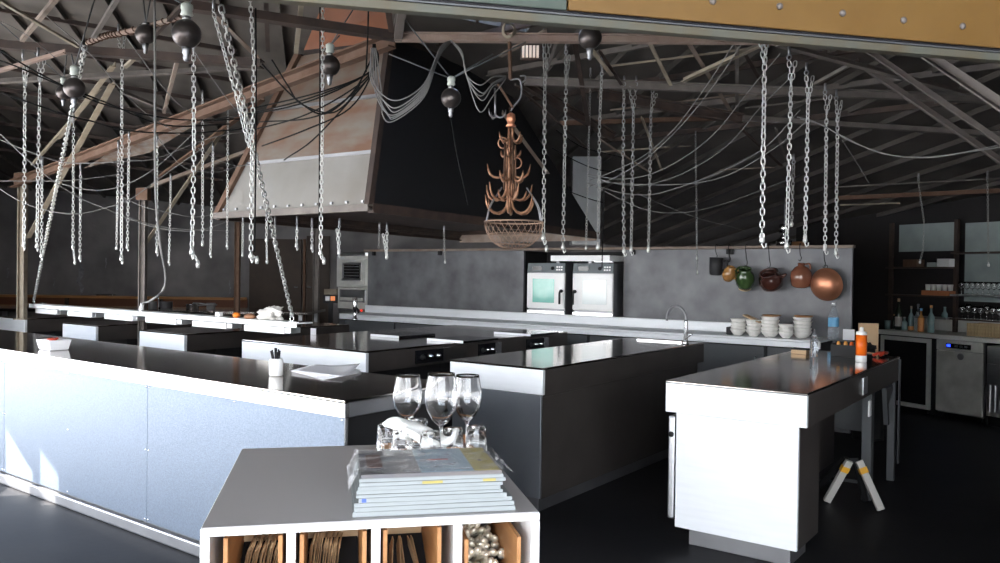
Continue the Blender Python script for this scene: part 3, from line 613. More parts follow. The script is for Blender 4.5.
left = [ # name detail, pts, kwargs
 ('forked chain hanging furthest left, along the thin post', [(23, 62, 4.9), (25, 88, 4.9), (24, 245, 4.9)], dict(fork=(28, 62))),
 ('forked chain second from the left, with a hook', [(38, 60, 4.9), (40, 85, 4.9), (38, 168, 4.9), (37, 246, 4.9)], dict(fork=(44.5, 60))),
 ('short lower chain close beside the second forked chain from the left', [(42, 168, 4.9), (41.5, 256, 4.9)], dict(s=.85)),
 ('dull thin chain just left of the slanted chain foot, ending in a loose tail', [(73.5, 124, 6.4), (73, 247, 6.4)], dict(tail=(75, 261))),
 ('short chain hanging just right of the slanted left chain', [(80.6, 172, 6.6), (80, 258, 6.6)], dict()),
 ('forked long chain hanging from the wrapped pipe, left strand', [(118.5, 36, 5.2), (122, 62, 5.2), (121.5, 259, 5.2)], dict(fork=(125, 36))),
 ('thin chain hugging the left of the forked chain on the wrapped pipe', [(118.5, 150, 5.8), (116.5, 248, 5.8)], dict(s=.8, end='shackle')),
 ('chain just right of the forked chain on the wrapped pipe', [(129, 140, 6.2), (127.5, 247, 6.2)], dict()),
 ('thin chain running down beside the long grey cord', [(157, 143, 6.3), (157, 252, 6.3)], dict()),
 ('short thin chain between the grey cord and the thickest chain', [(170.7, 182, 6.8), (169, 262, 6.8)], dict(s=.9)),
 ('thickest straight chain of the left group, ending in a bulky hook', [(193.5, 50, 3.9), (194, 150, 3.9), (192, 252, 3.9)], dict(s=1.05, tail=(198, 262))),
 ('chain first to the right of the thickest left chain', [(202.6, 100, 6.2), (202.6, 244, 6.2)], dict(end='shackle')),
 ('chain second to the right of the thickest left chain', [(213, 152, 6.4), (210.5, 254, 6.4)], dict()),
 ('chain hanging close to the left edge of the hood', [(228, 105, 6.6), (227, 246, 6.6)], dict(s=.9)),
]
for lb, pts, kw in left: chain(lb, GL, pts, s=.84 * kw.pop('s', 1.0), **kw)
GH = 'chains hanging in front of and under the hood'
hoodc = [
 ('thick straight chain crossing the left part of the hood front', [(250, -4, 4.1), (254, 60, 4.1), (252, 150, 4.1), (251, 256, 4.1)], dict(s=1.05, tail=(257, 258))),
 ('thick straight chain crossing the middle of the hood front below a globe lamp', [(322.6, 4, 4.4), (322.5, 120, 4.4), (320.5, 253, 4.4)], dict(s=1.0, tail=(324, 259))),
 ('second strand of the slanting pair, joining the straight chain on the hood', [(213.6, 13, 4.15), (236, 95, 4.13), (249, 147, 4.12)], dict(end=None)),
 ('first short chain under the hood from the left', [(243, 224, 6.6), (242.5, 255, 6.6)], dict(s=.8, end='shackle')),
 ('second short chain under the hood from the left', [(266.6, 222, 6.0), (266.6, 240, 6.0)], dict(tail=(267, 260), end='shackle')),
 ('third short chain under the hood from the left', [(275, 225, 6.6), (275, 246, 6.6)], dict(s=.8, end='shackle')),
 ('fourth short chain under the hood from the left, before the brown doors', [(297, 226, 6.2), (296.5, 246, 6.2)], dict()),
 ('fifth short chain under the hood from the left, by the grey post', [(312, 228, 6.2), (312, 248, 6.2)], dict()),
 ('sixth short chain under the hood, above the stacked baking oven', [(339.5, 229, 5.6), (339, 253, 5.6)], dict(fork=(337, 229))),
 ('short chain just left of the splash panel end', [(379.5, 231, 6.2), (378.5, 248, 6.2)], dict(s=.7, end=None, m='galv_dull')),
 ('chain hanging over the left end of the splash panel', [(387, 232, 6.3), (386.7, 257, 6.3)], dict(end='shackle', fork=(383, 234))),
 ('thin chain hanging over the splash panel left of the wire basket', [(444, 234, 6.8), (445, 262, 6.8)], dict(s=.7, end='shackle', m='galv_dull')),
]
for lb, pts, kw in hoodc: chain(lb, GH, pts, s=.86 * kw.pop('s', 1.0), **kw)
GM = 'chains hanging right of the meat hooks'
midc = [
 ('forked chain first to the right of the meat hooks', [(544, 42, 4.75), (545, 80, 4.75), (543.5, 238, 4.75)], dict(fork=(549.6, 42), tail=(546.6, 247))),
 ('forked chain second to the right of the meat hooks', [(566, 55, 5.0), (566, 85, 5.0), (563, 247, 5.0)], dict(fork=(569.5, 55), s=.95)),
 ('dull thin chain over the pale duct, left one', [(590.5, 77, 6.4), (589, 135, 6.4), (586, 248, 6.4)], dict(s=.75, m='galv_dull', end='shackle')),
 ('chain over the right edge of the pale duct', [(602, 68, 5.4), (599.5, 125, 5.4), (598, 247, 5.4)], dict(s=.9, end='shackle')),
 ('chain first from the left of the three on the second tie beam', [(624, 87, 5.6), (623, 160, 5.6), (624, 251, 5.6)], dict(s=.95)),
 ('forked chain second of the three on the second tie beam', [(636, 87, 5.6), (633.5, 112, 5.6), (631, 250, 5.6)], dict(fork=(629, 87), s=.95)),
 ('forked chain third of the three on the second tie beam', [(652.5, 94, 5.9), (651, 112, 5.9), (648.5, 250, 5.9)], dict(fork=(656.5, 94), s=.95, end='shackle')),
 ('slender isolated chain hanging left of the pots over the splash panel', [(695.6, 139, 7.4), (697, 258, 7.4)], dict(s=.75, tail=(697.5, 271), end='shackle', m='galv_dull')),
]
for lb, pts, kw in midc: chain(lb, GM, pts, m=kw.pop('m', 'galv_dull'), **kw)
GR = 'bright chains hanging on the right above the island'
rc = [
 ('thick forked bright chain furthest left of the right-hand group', [(760.5, 40, 4.0), (764.5, 64, 4.0), (762, 240, 4.0)], dict(fork=(767, 40), s=1.05)),
 ('forked bright chain second in the right-hand group', [(789, 61, 4.4), (791, 86, 4.4), (789, 160, 4.4), (786.5, 246, 4.4)], dict(fork=(795.5, 61))),
 ('short dull chain just behind the second bright chain of the right-hand group', [(793.5, 165, 5.8), (791.5, 224, 5.8)], dict(m='galv_dull', end='shackle')),
 ('forked bright chain third in the right-hand group', [(806.3, 76, 4.8), (808, 104, 4.8), (805, 240, 4.8)], dict(fork=(813, 76))),
 ('forked bright chain fourth in the right-hand group', [(825, 95, 5.4), (826.5, 115, 5.4), (825, 249, 5.4)], dict(fork=(830.8, 95))),
 ('forked bright chain furthest right of the right-hand group', [(836.2, 101, 5.5), (837.5, 122, 5.5), (836, 253, 5.5)], dict(fork=(841.8, 101))),
 ('thin chain hanging before the left back-bar shelf, its foot swung left', [(918.4, 181, 7.4), (924, 222, 7.4), (923, 250, 7.4), (920, 262, 7.4)], dict(s=.72, m='galv_dull', end='shackle')),
 ('thin chain hanging before the glass shelf at the far right', [(987.5, 179, 7.2), (988.5, 265, 7.2)], dict(s=.75, m='galv_dull', end='shackle')),
]
for lb, pts, kw in rc: chain(lb, GR, pts, **kw)

# ------------------------------------------------------------------ hanging heat-lamp rail (gantry) with its two slanting chains
GY = 4.14
gl, gr = atY(29.5, 304.5, GY), atY(297, 324.5, GY); gz = (gl.z + gr.z) / 2
rail = thing('heat_lamp_rail', 'long white rail hung on two slanting chains with lamp boxes beneath, above the bar', 'rail', ((gl.x + gr.x) / 2, GY, gz))
MB().box(gl.x, gr.x, GY, GY + .16, gz, gz + .010).build('shelf', M['white_paint'], rail, .002)
MB().box(gl.x, gr.x, GY - .006, GY - .0005, gz - .030, gz + .012).build('front_edge', M['white_paint'], rail, .002)
MB().box(gr.x - .14, gr.x + .0, GY + .02, GY + .14, gz + .0105, gz + .016).build('end_plate', M['steel_bright'], rail, .002)
for k, (xa, xb) in enumerate(((35, 56), (67, 91), (104, 132), (145, 176), (192, 226), (244, 284))):
    a, c = atY(xa, 312, GY + .01).x, atY(xb, 318, GY + .01).x
    lb_ = MB().box(a, c, GY + .012, GY + .13, gz - .088, gz - .036).build('lamp_box', M['white_paint'], rail, .003)
    MB().box(c + .001, c + .07, GY + .02, GY + .12, gz - .080, gz - .038).build('lamp_end', M['steel'], lb_, .003)
    MB().box(a + .03, a + .05, GY + .03, GY + .11, gz - .036, gz - .0005).build('lamp_bracket', M['white_paint'], lb_)
    MB().box(c - .05, c - .03, GY + .03, GY + .11, gz - .036, gz - .0005).build('lamp_bracket', M['white_paint'], lb_)
pA = atY(34, 302, GY + .05); pA.z = gz + .06
pB = atY(292, 320, GY + .06); pB.z = gz + .06
b = MB(); tA = atD(85, 46, 4.9); chain_run(b, tA, pA, 1.45)
o = tag(b.build('chain', M['galv'], org=tA), 'long slanting chain holding the left end of the lamp rail', 'chain', 'slanting chains of the lamp rail'); chain_end(pA + V((0, 0, .01)), 1.1, o, 'shackle')
b = MB(); tB = atD(221, 6, 4.15); chain_run(b, tB, pB, 1.45)
o = tag(b.build('chain', M['galv'], org=tB), 'long slanting chain holding the right end of the lamp rail', 'chain', 'slanting chains of the lamp rail'); chain_end(pB + V((0, 0, .01)), 1.1, o, 'shackle')
for p, xx in ((pA, 0), (pB, 0)): MB().tube([V((p.x + .022 * math.cos(a), p.y, gz + .036 + .022 * math.sin(a))) for a in [2 * PI * i / 10 for i in range(10)]], .005, 6, closed=True).build('ring', M['steel_bright'], rail)
# items on the rail
def crumple(o, r, n, sc, seed, seg=34, rings=22):
    b = MB(); b.sphere((0, 0, 0), r, seg, rings); off = V((seed * 3.7, seed * 1.3, seed * 2.1)); vs = []
    for x, y, z in b.v:
        v = V((x, y, z)); q = v / r; k = 1 + n * (1.6 * mnoise.noise(q * 1.7 + off) + 1.1 * abs(mnoise.noise(q * 3.6 + off * 2)) + .5 * mnoise.noise(q * 8 + off)) - n * .5
        vs.append((v.x * k * sc[0], v.y * k * sc[1], v.z * k * sc[2]))
    zm = min(p[2] for p in vs); b.v = [(p[0] + o[0], p[1] + o[1], max(p[2], zm * .7) - zm * .7 + o[2]) for p in vs]; return b
M['cloth'] = mat('white_cloth', (0.74, 0.72, 0.68), 0.85, 0.0, (0.6, 0.57, 0.53), 30)
pc = atY(270, 318, GY + .09); tag(crumple((pc.x, pc.y, gz + .011), .072, .5, (1.9, .8, .85), 3).build('crumpled_cloth', M['cloth']), 'crumpled white cloth lying on the right end of the lamp rail', 'cloth')
pc = atY(236.5, 317, GY + .08); tag(MB().sphere((pc.x, pc.y, gz + .033), .033, 14, 10, (1, 1, .72)).build('orange', mat('orange_peel', (0.8, 0.22, 0.02), 0.5, bump=.2, bs=200)), 'small orange fruit lying on the lamp rail', 'fruit')
pc = atY(250, 319, GY + .08); tag(crumple((pc.x, pc.y, gz + .011), .04, .06, (1.5, 1, .6), 8).build('bread_roll', mat('bread_crust', (0.30, 0.13, 0.07), 0.7, 0.0, (0.42, 0.22, 0.12), 20)), 'brown bread roll between the orange and the cloth on the rail', 'bread')
pc = atY(219, 316, GY + .07); tag(MB().box(pc.x - .03, pc.x + .03, pc.y - .02, pc.y + .02, gz + .011, gz + .05).build('order_box', M['white_paint'], bevel=.004), 'tiny white box on the lamp rail left of the orange', 'box')
pc = atY(43, 305, GY + .07); tag(MB().box(pc.x - .035, pc.x + .035, pc.y - .02, pc.y + .02, gz + .011, gz + .03).build('ticket_clip', M['steel_bright'], bevel=.004), 'small metal ticket clip at the left end of the rail', 'clip')
# the cord that drops onto the rail
pc = atY(141.5, 312, GY + .05)
b = MB(); cp = [atD(154.5, -6, 4.6), atD(155, 60, 4.6), atD(155, 150, 4.62), atD(156, 200, 4.7), atD(160, 243, 4.8), atD(165.5, 275, 4.95), atD(163, 290, 5.1), atD(150, 301, 5.3), V((pc.x + .02, pc.y, gz + .09)), V((pc.x, pc.y, gz + .04))]
cord = tag(b.tube(spline(cp, 6), .0075, 6).build('power_cord', M['cable_grey'], org=cp[0]), 'long grey power cord dropping from the roof onto the lamp rail', 'cord')
MB().lathe([(.022, 0), (.024, .02), (.018, .05), (.009, .075)], (pc.x, pc.y, gz + .0105), 10).build('plug', M['white_paint'], cord)

# ------------------------------------------------------------------ globe lamps
def globe(label, x, y, rpx, d, ins=True, wires=((-14, -70), (10, -72)), nozzle='galv'):
    c = atD(x, y, d); r = rpx * d / FPX
    t = thing('globe_lamp', label, 'lamp', c - V((0, 0, r)), 'dark globe lamps strung under the roof')
    MB().sphere(c, r, 24, 16).build('globe', M['globe'], t)
    MB().lathe([(r * .30, r * .93), (r * .30, r * 1.12), (r * .22, r * 1.2)], c, 14).build('neck', M['steel_dark'], t)
    if ins:
        MB().lathe([(r * .2, r * 1.2), (r * .42, r * 1.3), (r * .36, r * 1.6), (r * .42, r * 1.75), (r * .40, r * 2.0), (r * .2, r * 2.15), (1e-4, r * 2.17)], c, 14).build('insulator', M['ceramic'], t)
    b = MB(); b.lathe([(1e-4, -r * 1.95), (r * .14, -r * 1.9), (r * .22, -r * 1.68), (r * .20, -r * 1.45), (r * .28, -r * 1.35), (r * .28, -r * 1.15), (r * .34, -r * .93)], c, 14); b.build('bulb_holder', M['steel_dark'], t)
    for dx, dy in wires:
        q = atD(x + dx, y + dy, d); MB().tube([c + V((0, 0, r * (1.9 if ins else 1.15))), q], .004, 5).build('suspension_wire', M['leg_dim'], t)
    return t
globe('small globe lamp at left, half hidden behind its neighbour', 63.5, 92.5, 7.2, 5.9, wires=((-66, -72), (4, -42)))
globe('globe lamp hanging in front at left, above the slanting chain', 74.4, 88.0, 10.4, 4.5, wires=((-3, -34), (20, -88)))
globe('globe lamp beside the top of the long grey cord, without insulator', 145.6, 34.5, 10.0, 4.7, ins=False, wires=((-2, -34), (6, -40)))
globe('largest globe lamp, with a pale green insulator at upper left', 186.6, 33.8, 14.4, 3.5, wires=((-18, -38), (10, -40)))
globe('small far globe lamp behind the slanting pair of chains', 235, 50, 6.0, 7.2, ins=False, wires=((1, -22),))
globe('globe lamp in front of the hood front, on the middle chain', 329.7, 65.5, 10.3, 4.55, wires=((26, -60), (10, -30)))
globe('globe lamp hanging before the black side of the hood', 451, 98.0, 10.1, 4.3, wires=((-52, -86), (-62, -44), (42, -44), (75, -56)))
globe('bare globe lamp just under the lintel, right of the meat hooks', 590, 37.7, 11.7, 4.0, ins=False, wires=((0, -16), (-4, -18)))
b = MB(); tag(b.tube(spline([atD(451, 118, 4.32), atD(456, 150, 4.34), atD(462, 178, 4.36), atD(468, 205, 4.4)], 5), .003, 5).build('pull_cord', M['cable_black']), 'thin cord trailing from the globe lamp before the black hood side', 'cord')

# ------------------------------------------------------------------ wrapped pipe at upper left, and cables
b = MB(); pp = spline([atD(87, 43, 4.95), atD(105, 36, 4.9), atD(122, 33, 4.85), (atD(160, 23, 4.7)), atD(190, 13, 4.6)], 5); b.tube(pp, .016, 8)
pipe = tag(b.build('wrapped_pipe', M['rust_pink']), 'rusty pipe wound with wire at upper left carrying a forked chain', 'pipe')
b = MB(); b.tube([pp[i // 6 if i // 6 < len(pp) else -1].lerp(pp[min(i // 6 + 1, len(pp) - 1)], (i % 6) / 6) + V((0, .02 * math.cos(i * 1.1), .02 * math.sin(i * 1.1))) for i in range(6 * (len(pp) - 1))], .0045, 5); b.build('wire_winding', M['rust'], pipe)
def cable(label, pts, r=.005, m='cable_grey', grp=None, nm='cable'):
    P = [atD(*p) for p in pts]; o = MB().tube(spline(P, 7), r, 5).build(nm, M[m], org=P[0]); return tag(o, label, 'cable', grp)
BL = 'black cables in the bundle crossing the hood'
node = (374, 70, 4.30)
for k in range(7):
    e = [(206, 121, 5.2), (230, 118, 5.0), (258, 122, 4.9), (244, 132, 5.0), (262, 146, 4.9), (284, 160, 4.8), (236, 112, 5.0)][k]
    mids = [((300, 104, 4.35),), ((310, 98, 4.33),), ((345, 100, 4.30), (310, 118, 4.4)), ((348, 92, 4.3), (300, 117, 4.5)), ((350, 108, 4.3), (305, 130, 4.4)), ((318, 135, 4.35),), ((320, 92, 4.3),)][k]
    cable('black cable fanning left across the hood, %s from the top of the bundle' % ORD[[1, 2, 4, 3, 5, 6, 0][k]], [(374 + (k % 3) - 1, 44, 4.25), (372 + k % 3, 70, 4.25)] + list(mids) + [e], .0042, 'cable_black', BL)
LG = 'grey cables looping below the hood top'
for k in range(7):
    yb = [100, 107, 111, 114, 116, 118, 121][k]
    cable('grey cable looping from hood corner to tie beam, %s from the top' % ORD[k], [(371 + k * .8, 48, 4.22), (372 + k * 1.6 - 3 * (k % 2), 76 + 3 * k, 4.18), (383 + 2.2 * (k % 3), yb - 5, 4.1), (400 - k, yb, 4.1), (424, 84 + k * 2.2, 4.12), (440 - k * .4, 48 + k * 2, 4.2), (451, 40 + k % 3, 4.3)], .0034, 'cable_grey', LG)
for k in range(5):
    yb = [85, 93, 96, 100.5, 112][k]
    cable('grey cable sagging from tie beam to hook bracket, %s from the top' % ORD[k], [(451, 40.5, 4.3), (462, 52 + k, 4.25), (466 + k * .6, 74 + k * 2, 4.25), (480 + (k % 2) * 2, yb, 4.25), (493, yb - 8 - k * 2, 4.3), (506, 76 + k * .6, 4.4)], .0034, 'cable_grey', 'grey cables sagging to the meat hook bracket')
MC = [
 ([(737, 39, 4.6), (705, 88, 4.9), (675, 128, 5.3), (645, 155, 5.6), (612, 172, 5.8), (590, 180, 6.0)], 'left one of the two cables dropping from the lintel to the pale duct'),
 ([(745, 39, 4.6), (712, 88, 4.9), (680, 127, 5.3), (648, 157, 5.6), (614, 178, 5.8), (590, 186, 6.0)], 'right one of the two cables dropping from the lintel to the pale duct'),
 ([(780, 54, 4.9), (748, 92, 5.3), (715, 133, 5.7), (680, 160, 5.9), (648, 175, 6.0), (618, 179, 6.1), (588, 174, 6.2)], 'grey cable sagging behind the middle chains, upper of three'),
 ([(790, 78, 5.0), (760, 108, 5.4), (728, 145, 5.8), (690, 170, 6.0), (655, 183, 6.1), (622, 184.5, 6.2), (588, 176, 6.3)], 'grey cable sagging behind the middle chains, middle of three'),
 ([(800, 110, 5.2), (768, 145, 5.5), (735, 165, 5.8), (700, 180, 6.0), (655, 194, 6.1), (622, 193, 6.2), (588, 183, 6.3)], 'grey cable sagging behind the middle chains, lower of three'),
 ([(808, 120, 5.4), (772, 150, 5.6), (720, 178, 5.9), (665, 185, 6.1), (600, 182, 6.4)], 'long flat cable running from the bright chains to the pale duct'),
 ([(596, 187, 6.3), (640, 208, 6.3), (672, 213, 6.4), (700, 210, 6.5), (735, 200, 6.6), (800, 175, 6.6)], 'low cable curving under the other cables over the splash panel'),
 ([(640, 195, 6.5), (668, 207, 6.5), (700, 219, 6.6), (728, 226, 6.8), (745, 231, 7.0)], 'thin cable slanting down behind the isolated slender chain'),
 ([(797, 117, 5.0), (815, 122, 5.0), (846, 138, 4.9), (880, 153, 4.8), (920, 157, 4.7), (960, 153, 4.6), (1008, 143, 4.5)], 'upper one of the two pale cables sagging at far right'),
 ([(800, 119, 5.0), (822, 125, 4.95), (850, 141, 4.85), (890, 155, 4.75), (930, 157.5, 4.65), (970, 152, 4.6), (1008, 146, 4.5)], 'lower one of the two pale cables sagging at far right'),
 ([(842, 140, 5.8), (855, 160, 5.9), (869, 183, 6.0)], 'thin wire slanting down right of the bright chains'),
 ([(-6, 128, 5.6), (12, 145, 5.6), (30, 162, 5.6), (52, 180, 5.7), (80, 198, 5.9), (104, 208, 6.0), (130, 218, 6.2), (170, 228, 6.4), (225, 231, 6.6)], 'grey cable slanting down from the left edge towards the hood corner'),
 ([(-6, 137, 5.4), (30, 152, 5.4), (62, 162, 5.5), (95, 163, 5.5), (130, 161, 5.5), (158, 158, 5.6), (204, 140, 5.8), (245, 131, 6.0)], 'grey cable sagging level below the left rafter, upper one'),
 ([(-6, 185, 5.5), (20, 201, 5.5), (45, 210, 5.5), (74, 214, 5.5), (98, 210, 5.6), (130, 199, 5.6), (160, 178, 5.7), (200, 150, 5.8)], 'lowest grey cable sagging deep before the dark left wall'),
 ([(62, 184, 5.8), (90, 190, 5.8), (115, 188, 5.8), (140, 178, 5.8), (165, 160, 5.8), (195, 132, 5.8)], 'grey cable curving up between the left chains'),
 ([(-6, 181, 6.2), (40, 181, 6.2), (75, 180, 6.2), (130, 173, 6.3)], 'thin straight wire running level at the top of the left wall'),
 ([(120, 196, 6.6), (145, 207, 6.6), (175, 214, 6.6), (196, 217, 6.7), (222, 213, 6.8)], 'cable sagging from the middle post to the hood corner'),
 ([(122, 216, 6.4), (150, 226, 6.4), (180, 231, 6.4), (205, 229, 6.5), (226, 222, 6.6)], 'second lower cable sagging from the middle post to the hood corner'),
 ([(46, 16, 4.6), (92, 56, 4.7), (122, 91, 4.9), (148, 115, 5.2), (172, 130, 5.4)], 'pale wire running down right from the wrapped pipe'),
 ([(127, 38, 4.6), (153, 74, 4.8), (176, 102, 5.1), (192, 112, 5.4)], 'pale wire slanting from the wrapped pipe behind the cord'),
 ([(195, 52, 4.6), (212, 78, 4.8), (232, 105, 5.0), (250, 124, 5.1)], 'pale wire slanting down right from the largest globe lamp'),
 ([(-6, 18, 4.4), (28, 36, 4.5), (60, 62, 4.7), (75, 74, 4.8)], 'thin wire from the left edge to the left globe lamps'),
 ([(152, 130, 6.2), (182, 166, 6.3), (215, 172, 6.4), (242, 165, 6.5)], 'thin wire looping before the hood left edge'),
 ([(198, 148, 6.0), (218, 160, 6.1), (238, 166, 6.2), (255, 163, 6.3)], 'second thin wire looping before the hood left edge'),
]
for pts, lb in MC: cable(lb, pts, .0034 if 'thin' not in lb else .0025, 'cable_grey')
KC = [
 ([(-6, 46, 4.3), (16, 60, 4.3), (48, 78, 4.4), (100, 103, 4.6), (165, 118, 4.8), (205, 120, 5.0), (240, 119, 5.1)], 'first of the three black cables from the left edge, steepest'),
 ([(-6, 58, 4.4), (20, 68, 4.4), (55, 83, 4.5), (105, 102, 4.7), (165, 125, 4.9), (230, 124, 5.1)], 'second of the three black cables from the left edge'),
 ([(-6, 90, 4.5), (25, 101, 4.5), (70, 116, 4.6), (95, 122, 4.7), (130, 131, 4.8), (190, 133, 5.0), (250, 128, 5.1)], 'third of the three black cables from the left edge, lowest'),
 ([(262, 64, 4.2), (284, 88, 4.2), (302, 104, 4.2), (320, 114, 4.25), (336, 108, 4.25), (356, 88, 4.25), (371, 60, 4.25)], 'black cable hanging in a deep loop on the hood front'),
 ([(272, 60, 4.25), (288, 86, 4.2), (300, 103, 4.2), (328, 113, 4.22), (346, 104, 4.22), (360, 84, 4.22)], 'second black cable hanging in a loop on the hood front'),
 ([(255.5, 8, 4.12), (256, 80, 4.12), (255.5, 170, 4.12), (254.5, 252, 4.12)], 'black lead beside the straight chain at the left of the hood'),
 ([(320, 2, 4.42), (319.8, 100, 4.42), (319, 240, 4.42)], 'black lead beside the straight chain in the middle of the hood'),
 ([(368.5, 6, 4.2), (367.5, 40, 4.2), (366, 72, 4.2)], 'black lead hanging from the lintel to the cable bundle'),
 ([(556, 130, 6.6), (580, 146, 6.6), (600, 152, 6.7), (625, 158, 6.8)], 'black cable crossing the pale duct, upper'),
 ([(552, 148, 6.6), (578, 162, 6.6), (600, 170, 6.7), (625, 172, 6.8)], 'black cable crossing the pale duct, middle'),
 ([(570, 192, 6.8), (590, 199, 6.8), (605, 203, 6.8)], 'black cable crossing the pale duct, lowest'),
 ([(604, 188, 6.2), (603, 230, 6.3), (602, 268, 6.5)], 'black lead hanging down to the right oven'),
]
for pts, lb in KC: cable(lb, pts, .0045, 'cable_black')

# ------------------------------------------------------------------ meat hooks, bracket and wire basket
HD = 4.45
sc = HD / FPX
br = atD(508, 44, HD)
t = thing('hanging_bracket', 'dark steel strap with a rope loop hanging from the tie beam over the meat hooks', 'bracket', atD(508, 80, HD))
MB().beam(atD(509.5, 42, HD), atD(510.5, 80, HD), .032, .016).build('strap', M['rust'], t, .002)
b = MB(); c0 = atD(509, 30, HD)
for k in range(3): b.tube([c0 + CRH * ((.030 + .004 * k) * math.cos(a)) + V((0, 0, (.034 + .003 * k) * math.sin(a))) + CFH * (.008 * (k - 1) + .015 * math.sin(2 * a)) for a in [2 * PI * i / 14 for i in range(14)]], .0045, 6, closed=True)
b.build('rope_loop', M['beam_tan'], t)
b = MB(); b.tube(spline([atD(510, 80, HD), atD(520, 80, HD), atD(521, 96, HD), atD(514, 106, HD), atD(510, 112, HD)], 5), .006, 6); b.tube(spline([atD(520, 84, HD), atD(525, 80, HD), atD(525, 76, HD), atD(520, 76, HD)], 4), .005, 6); b.build('curved_hanger', M['steel_dark'], t)
MB().beam(atD(498, 84, HD), atD(513, 108, HD), .012, .012).build('side_arm', M['rust'], t)
def jhook(b, o, L, R, a, r=.006, up=True):
    d = V((math.cos(a), math.sin(a), 0)); pts = [o, o - V((0, 0, L * .6))]
    for k in range(7): th = PI * k / 6 * .95; pts.append(o - V((0, 0, L)) + d * (R * (1 - math.cos(th))) - V((0, 0, R * math.sin(th))) + V((0, 0, .0)))
    e = pts[-1]; pts += [e + V((0, 0, R * .7)) + d * R * .12]
    n = len(pts); b.tube(pts, [r] * (n - 2) + [r * .8, r * .3], 6)
gh = thing('grapnel_hook', 'three-pronged steel hook hanging left of the rusty hook cluster', 'hook', atD(495, 126, HD))
b = MB(); b.tube([atD(495, 88, HD), atD(495.5, 118, HD)], .006, 6); b.build('shank', M['steel_dark'], gh)
for k in range(3): b = MB(); jhook(b, atD(495.5, 100, HD), .07, .028, k * 2.1 + .5, .005); b.build('prong', M['steel_dark'], gh)
mh = thing('meat_hook_cluster', 'cluster of rusty meat hooks stacked in tiers above the wire basket', 'hooks', atD(510, 212, HD))
b = MB(); b.tube([atD(510, 108, HD), atD(510, 160, HD), atD(511, 196, HD)], .007, 8)
for k in range(5): b.tube([atD(505 + 2.6 * k, 140 + 5 * (k % 3), HD) + CFH * (.02 * (k % 3 - 1)), atD(504 + 3 * k, 190 - 6 * (k % 2), HD) + CFH * (.02 * (k % 3 - 1))], .0055, 6); b.build('central_rod', M['rust'], mh)
b = MB(); b.lathe([(.006, .03), (.022, .02), (.026, -.01), (.018, -.03), (.03, -.045), (.012, -.05)], atD(511, 118, HD), 12); b.build('bell_cap', M['copper'], mh)
M['hook_rust'] = mat('rusty_hook', (0.15, 0.062, 0.033), 0.5, 0.5, (0.34, 0.19, 0.115), 25, 0.4)
for (yy, n, L, R, x0) in ((132, 4, .045, .032, 511), (142, 3, .075, .024, 510), (158, 4, .08, .050, 509), (168, 4, .06, .036, 512), (177, 5, .09, .058, 508), (184, 5, .075, .034, 511), (193, 6, .07, .064, 510)):
    for k in range(n):
        b = MB(); an = 2 * PI * k / n + yy * .7; o_ = atD(x0, yy, HD) + V((math.cos(an), math.sin(an), 0)) * .014
        jhook(b, o_ + V((0, 0, .02)), L, R, an, .0072); b.build('hook', M['hook_rust'], mh)
b = MB()
for k in range(3):
    c = atD(503 + 7 * k, 143 + 10 * k, HD); b.tube([c + CRH * (.026 * math.cos(a)) + V((0, 0, .03 * math.sin(a))) for a in [2 * PI * i / 12 for i in range(12)]], .005, 6, closed=True)
b.build('ring', M['hook_rust'], mh)
wbk = thing('wire_basket', 'round rusty wire basket hanging below the meat hooks', 'basket', atD(512, 243, HD))
rc_ = atD(514, 222, HD); R_ = 29.5 * sc; M['wire'] = mat('rusty_wire', (0.27, 0.18, 0.13), 0.6, 0.4)
b = MB(); b.tube([rc_ + V((R_ * math.cos(a), R_ * math.sin(a), 0)) for a in [2 * PI * i / 28 for i in range(28)]], .0045, 6, closed=True); b.build('rim', M['wire'], wbk)
b = MB(); hB = .15
for k in range(26):
    a = 2 * PI * k / 26; b.tube([rc_ + V((R_ * math.cos(a + .9 * s_) * math.cos(s_ * PI / 2 * .94), R_ * math.sin(a + .9 * s_) * math.cos(s_ * PI / 2 * .94), -hB * math.sin(s_ * PI / 2))) for s_ in [i / 7 for i in range(8)]], .0017, 4)
for s_ in (.3, .6, .85): r2 = R_ * math.cos(s_ * PI / 2); b.tube([rc_ + V((r2 * math.cos(a), r2 * math.sin(a), -hB * math.sin(s_ * PI / 2))) for a in [2 * PI * i / 24 for i in range(24)]], .002, 4, closed=True)
b.build('wire_mesh', M['wire'], wbk)
for sx_ in (-1, 1):
    b = MB()
    for e in (-.05, .05): b.tube(spline([rc_ + CRH * (sx_ * R_ * .93) + CFH * e * 1.4, rc_ + CRH * (sx_ * R_ * .80) + CFH * e + V((0, 0, .09)), rc_ + CRH * (sx_ * R_ * .42) + V((0, 0, .19))], 5), .004, 5)
    b.build('handle', M['steel_dark'], wbk)

